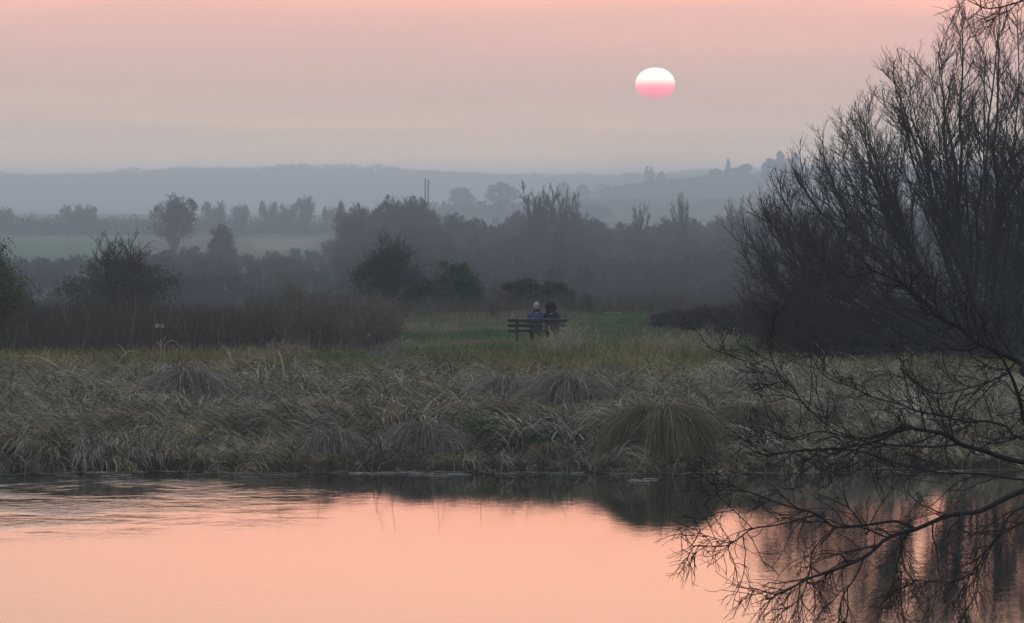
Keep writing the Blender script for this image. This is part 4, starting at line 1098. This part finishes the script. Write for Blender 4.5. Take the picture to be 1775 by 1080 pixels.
def fused(name, segs, mat, parent, voxel=.010, smooth=4, disp=0):
    V, Fc = capsules(segs)
    me = bpy.data.meshes.new(name+'_src'); me.from_pydata(V.tolist(), [], Fc); me.update()
    o = bpy.data.objects.new(name+'_src', me); C.objects.link(o)
    m = o.modifiers.new('r', 'REMESH'); m.mode = 'VOXEL'; m.voxel_size = voxel
    if smooth:
        s = o.modifiers.new('s', 'SMOOTH'); s.iterations = smooth; s.factor = .5
    dg = bpy.context.evaluated_depsgraph_get(); dg.update()
    me2 = bpy.data.meshes.new_from_object(o.evaluated_get(dg)); me2.name = name
    bpy.data.objects.remove(o); bpy.data.meshes.remove(me)
    if disp:
        n = len(me2.vertices); co_ = np.empty(n*3); me2.vertices.foreach_get('co', co_); co_ = co_.reshape(-1, 3)
        no = np.empty(n*3); me2.vertices.foreach_get('normal', no); no = no.reshape(-1, 3)
        k = fbm(co_[:, 0]+co_[:, 1]*.7, co_[:, 2]+co_[:, 1]*.5, .07, 5)-.5
        co_ += no*(k*disp)[:, None]; me2.vertices.foreach_set('co', co_.ravel()); me2.update()
    me2.polygons.foreach_set('use_smooth', np.ones(len(me2.polygons), bool))
    me2.materials.clear(); me2.materials.append(mat)
    r = bpy.data.objects.new(name, me2); C.objects.link(r); r.parent = parent
    return r
def hand(w, side, d):
    """palm + 5 fingers lying on the thigh, pointing along d"""
    w = np.array(w, float); d = np.array(d, float); d /= np.linalg.norm(d)
    up = np.array([0, 0, 1.]); s = np.cross(d, up); s /= np.linalg.norm(s)
    segs = [(w, .026, w+d*.05, .034), (w+d*.03+s*.018, .022, w+d*.075+s*.022, .02), (w+d*.03-s*.018, .022, w+d*.075-s*.022, .02)]
    for k, (o_, L) in enumerate(((-.030, .058), (-.010, .074), (.010, .080), (.030, .070))):
        a = w+d*.078+s*o_; b = a+d*L*.5+up*.006; c = b+d*L*.45-up*.018
        segs += [(a, .0095, b, .0085), (b, .0085, c, .0072)]
    a = w+d*.03-s*.034*side; b = a+d*.035-s*.026*side; c = b+d*.03-s*.004*side-up*.01
    segs += [(a, .012, b, .010), (b, .010, c, .0085)]
    return segs
def person(label, x, kind):
    S = .455        # seat height above the ground at the bench
    e = empty('person', (x, BD, BZ), label, 'person')
    lean = -.05 if kind == 'hood' else .01
    k = .96 if kind == 'hood' else 1.0
    hipz = S+.10
    hd = np.array([.0+lean, .14, S+.735*k])          # head centre
    neck = np.array([lean*.7, .115, S+.58*k])
    skin = [((0, .14, hipz), .12, (lean*.4, .08, S+.36*k), .125), ((lean*.4, .08, S+.36*k), .125, (lean*.6, .10, S+.50*k), .10), (neck-(0, 0, .05), .058, neck+(0, .01, .07), .052),
            (hd, (.076, .093, .115)), (hd+(0, .088, -.02), (.014, .02, .022)), (hd+(0, .06, -.075), (.036, .03, .03)),
            (hd+(.03, .078, .012), (.015, .012, .010)), (hd+(-.03, .078, .012), (.015, .012, .010)), (hd+(0, .085, -.055), (.024, .012, .007)),
            (hd+(.078, .0, -.01), (.012, .02, .032)), (hd+(-.078, .0, -.01), (.012, .02, .032))]
    legs = []; arms = []; shoes = []; hands = []
    for s in (-1, 1):
        hip = np.array([.09*s, .15, hipz]); knee = np.array([.13*s, .58, S+.09]); ank = np.array([.12*s, .62+.03*s, .10])
        legs += [(hip, .10, knee, .066), (knee, .064, ank, .046)]
        skin += [(hip, .08, knee, .055), (knee, .05, ank, .038), (ank, .035, ank+(0, .14, -.05), .03)]
        shoes += [(ank+(0, -.02, -.035), .052, ank+(.01*s, .17, -.055), .042)]
        sh = np.array([.175*s*k+lean*.6, .10, S+.475*k]); el = np.array([.245*s*k+lean*.4, .16, S+.22]); wr = np.array([.115*s, .40, S+.195])
        arms += [(sh, .072, el, .056), (el, .055, wr, .040)]
        skin += [(sh, .055, el, .042), (el, .042, wr, .027)]
        hands += hand(wr, s, (-.25*s, 1, -.12))
    skin += hands
    fused('body', skin, M_SKIN, e, .007, 2)
    fused('trousers', legs+[((-.07, .14, hipz-.01), .125, (.07, .14, hipz-.01), .125)], M_TROUSER, e, .012, 3, .02)
    for s in (0, 1): fused('shoe', [shoes[s]], M_SHOE, e, .010, 2)
    jm = M_JACKET if kind == 'hat' else M_COAT
    tor = [((-.06, .12, hipz), .145, (-.07+lean*.3, .07, S+.32*k), .145), ((.06, .12, hipz), .145, (.07+lean*.3, .07, S+.32*k), .145), ((-.12*k+lean*.5, .08, S+.46*k), .105, (.12*k+lean*.5, .08, S+.46*k), .105),
           ((-.05+lean*.5, .07, S+.34*k), .14, (.05+lean*.5, .08, S+.46*k), .12), (neck-(0, 0, .08), .095, neck, .075)]
    j = fused('jacket' if kind == 'hat' else 'coat', tor+arms, jm, e, .011, 3, .035)
    if kind == 'hat':
        fused('collar', [(neck+(-.03, -.015, -.01), .085, neck+(.03, -.015, .0), .085)], M_COAT, e, .010, 2)
        fused('knit_hat', [(hd+(0, -.008, .028), (.090, .108, .105)), (hd+(0, -.015, .135), (.022, .022, .018))], M_HAT, e, .008, 2, .012)
        o = link_bms('back_label', [box(.045, -.098, S+.155, .12, .012, .05, R(8), .003)], M_PAPER, e)
    else:
        fused('hair', [(hd+(0, -.015, -.0), (.14, .12, .15)), (hd+(0, -.05, -.13), (.135, .09, .12)), (hd+(-.08, -.01, .01), (.085, .075, .095)), (hd+(.08, -.01, .01), (.085, .075, .095)), (hd+(0, -.02, .085), (.09, .08, .065))], M_HAIR, e, .012, 1, .06)
        segs = []
        for q in range(15):
            a = R(-28+q*(236/14.0)); b = R(-28+(q+1)*(236/14.0))
            r1 = .142
            segs.append((hd+(math.cos(a)*r1, .03, math.sin(a)*r1*1.05+.012), .028, hd+(math.cos(b)*r1, .03, math.sin(b)*r1*1.05+.012), .028))
        fused('fur_trim', segs, M_FUR, e, .010, 0, .05)
    return e
person('person in a blue jacket and pale hat sitting on the bench, seen from behind', X(929.5, BD), 'hat')
person('person in a dark coat with big dark hair, sitting on the bench', X(957.5, BD), 'hood')

# small white board on a post among the dead reeds
D = 131.0; x = X(276, D); z = float(h(x, D))
e = empty('signboard', (x, D, z), 'small white board on a short post among the dark reeds', 'sign')
zz = Z(565, D)-z
link_bms('post', [box(0, .03, zz*.5-.1, .07, .06, zz+.1, 0, .006)], M_DARKWOOD, e)
link_bms('board', [box(0, 0, zz, .30, .02, .12, R(-8), .004)], M_WHITE, e)
# bleached logs at the far edge of the meadow
def log(px, D, L, r, py, label, seed):
    rg = np.random.default_rng(seed); x = X(px, D); z = Z(py, D); zg = float(h(x, D))
    e = empty('fallen_log', (x, D, zg), label, 'log')
    zz = max(z-zg, r)
    c = np.array([[-L/2, 0, zz-.01], [-L/4, .02, zz+.012], [0, .0, zz+.004], [L/4, -.02, zz+.01], [L/2, .01, zz-.012]])
    V, Q, T = tubes([(c, r*np.array([.9, 1, 1.05, .9, .75]), (.5, .5, .5))], 9); smesh('stem', V, Q, M_LOG, e, T, True)
log(1064, 162, .66, .034, 542.5, 'longer pale bleached log at the far edge of the meadow, right of the bench', 1)
log(1098, 163, .40, .030, 542.5, 'shorter pale bleached log next to the longer one at the meadow edge', 2)

# twin mast beyond the wood
D = 720.0; x = X(739.5, D); z = float(h(x, D))
e = empty('twin_mast', (x, D, z), 'thin twin-post mast rising above the flat-topped tree', 'mast')
for px, top in ((737.2, 309), (742.3, 312)):
    xx = X(px, D)-x; H = Z(top, D)-z
    V, Q, T = tubes([(np.array([[xx, 0, -.3], [xx, 0, H*.5], [xx, 0, H]]), np.array([.11, .10, .09]), (.06, .06, .06))], 10); smesh('post', V, Q, M_STEEL, e, T, True)
for k in range(6):
    zz = (Z(309, D)-z)*(.3+.12*k)
    link_bms('crossbar', [box(0, 0, zz, .4, .06, .06)], M_STEEL, e)

# arching dead stems on the skyline of the left bank
def stem_thing(paths, D, label, name='dead_stem', r=.012, col=(.34, .29, .22)):
    x0 = X(paths[0][0][0], D); z0 = float(h(x0, D)); e = empty(name, (x0, D, z0), label, 'dead stem')
    pl = []
    for p in paths:
        c = smooth_path([[X(px, D)-x0, .02*i, Z(py, D)-z0] for i, (px, py) in enumerate(p)], len(p)*4)
        pl.append((c, np.linspace(r, r*.6, len(c)), col))
    V, Q, T = tubes(pl, 5); smesh('stalk', V, Q, M_BARK, e, T, True)
stem_thing([[(284, 640), (284, 612), (285, 600), (290, 593), (299, 591), (308, 597), (314, 605), (315, 618)]], 112, 'pale dead stem arched like a hoop on the left bank')
stem_thing([[(200, 640), (210, 620), (218, 612), (228, 608), (238, 612)], [(218, 612), (210, 602), (205, 597)], [(217, 614), (219, 628)]], 110, 'forked pale dead stem left of the hoop', r=.017)
stem_thing([[(277, 640), (277, 602), (271, 592)], [(277, 603), (283, 590), (287, 583)], [(277, 600), (278, 588)]], 112, 'upright pale stalk forking like antlers beside the hoop')

# floating dead stems along the waterline
def litter():
    rg = np.random.default_rng(3); pl = []
    groups = [(60, 240, 824, 14), (390, 560, 822, 16), (715, 830, 824, 12), (880, 1120, 818, 24), (1090, 1130, 834, 4), (1220, 1330, 812, 14), (560, 720, 820, 14), (0, 90, 819, 8), (1340, 1500, 812, 14), (0, 1775, 819, 60)]
    for a, b, py, n in groups:
        for k in range(n):
            px = rg.uniform(a, b); y = CAMZ*F/(py+rg.normal(0, 2.2)-340); x = X(px, y); L = rg.uniform(.1, .55)
            an = rg.normal(0, .25); m = 4
            c = np.array([[x+math.cos(an)*L*(t/m-.5), y+math.sin(an)*L*(t/m-.5)+rg.normal(0, .01), .006+.012*rg.random()] for t in range(m+1)])
            g = rg.uniform(.45, 1.0)
            pl.append((c, np.full(m+1, rg.uniform(.005, .012)), np.array([.34, .31, .26])*g))
    # broken stalks standing in the margin
    for k in range(90):
        px = rg.uniform(-60, 1850); x = X(px, 77.5); y = float(shore(x))-rg.uniform(-.2, .7); H = rg.uniform(.08, .5)
        a = rg.normal(0, .35)
        c = np.array([[x, y, -.1], [x+a*H*.4, y, H*.5], [x+a*H+rg.normal(0, .05), y+rg.normal(0, .05), H*rg.uniform(.6, 1)]])
        pl.append((c, np.array([.009, .008, .005]), np.array([.26, .21, .14])*rg.uniform(.4, 1)))
    for k in range(70):
        px = rg.uniform(-60, 1850); x = X(px, 78.5); y = float(shore(x))+rg.uniform(.1, 2.2); H = rg.uniform(.4, 1.0); zz = float(h(x, y))
        c = np.array([[x, y, zz-.1], [x+rg.normal(0, .04), y, zz+H*.5], [x+rg.normal(0, .08), y, zz+H]])
        pl.append((c, np.array([.0045, .004, .003]), np.array([.20, .17, .12])*rg.uniform(.4, 1)))
    V, Q, T = tubes(pl, 4)
    o = smesh('floating_stems', V, Q, M_BARK, None, T); tag(o, 'thin pale dead stems floating and standing along the waterline', 'dead stems', kind='stuff')
litter()
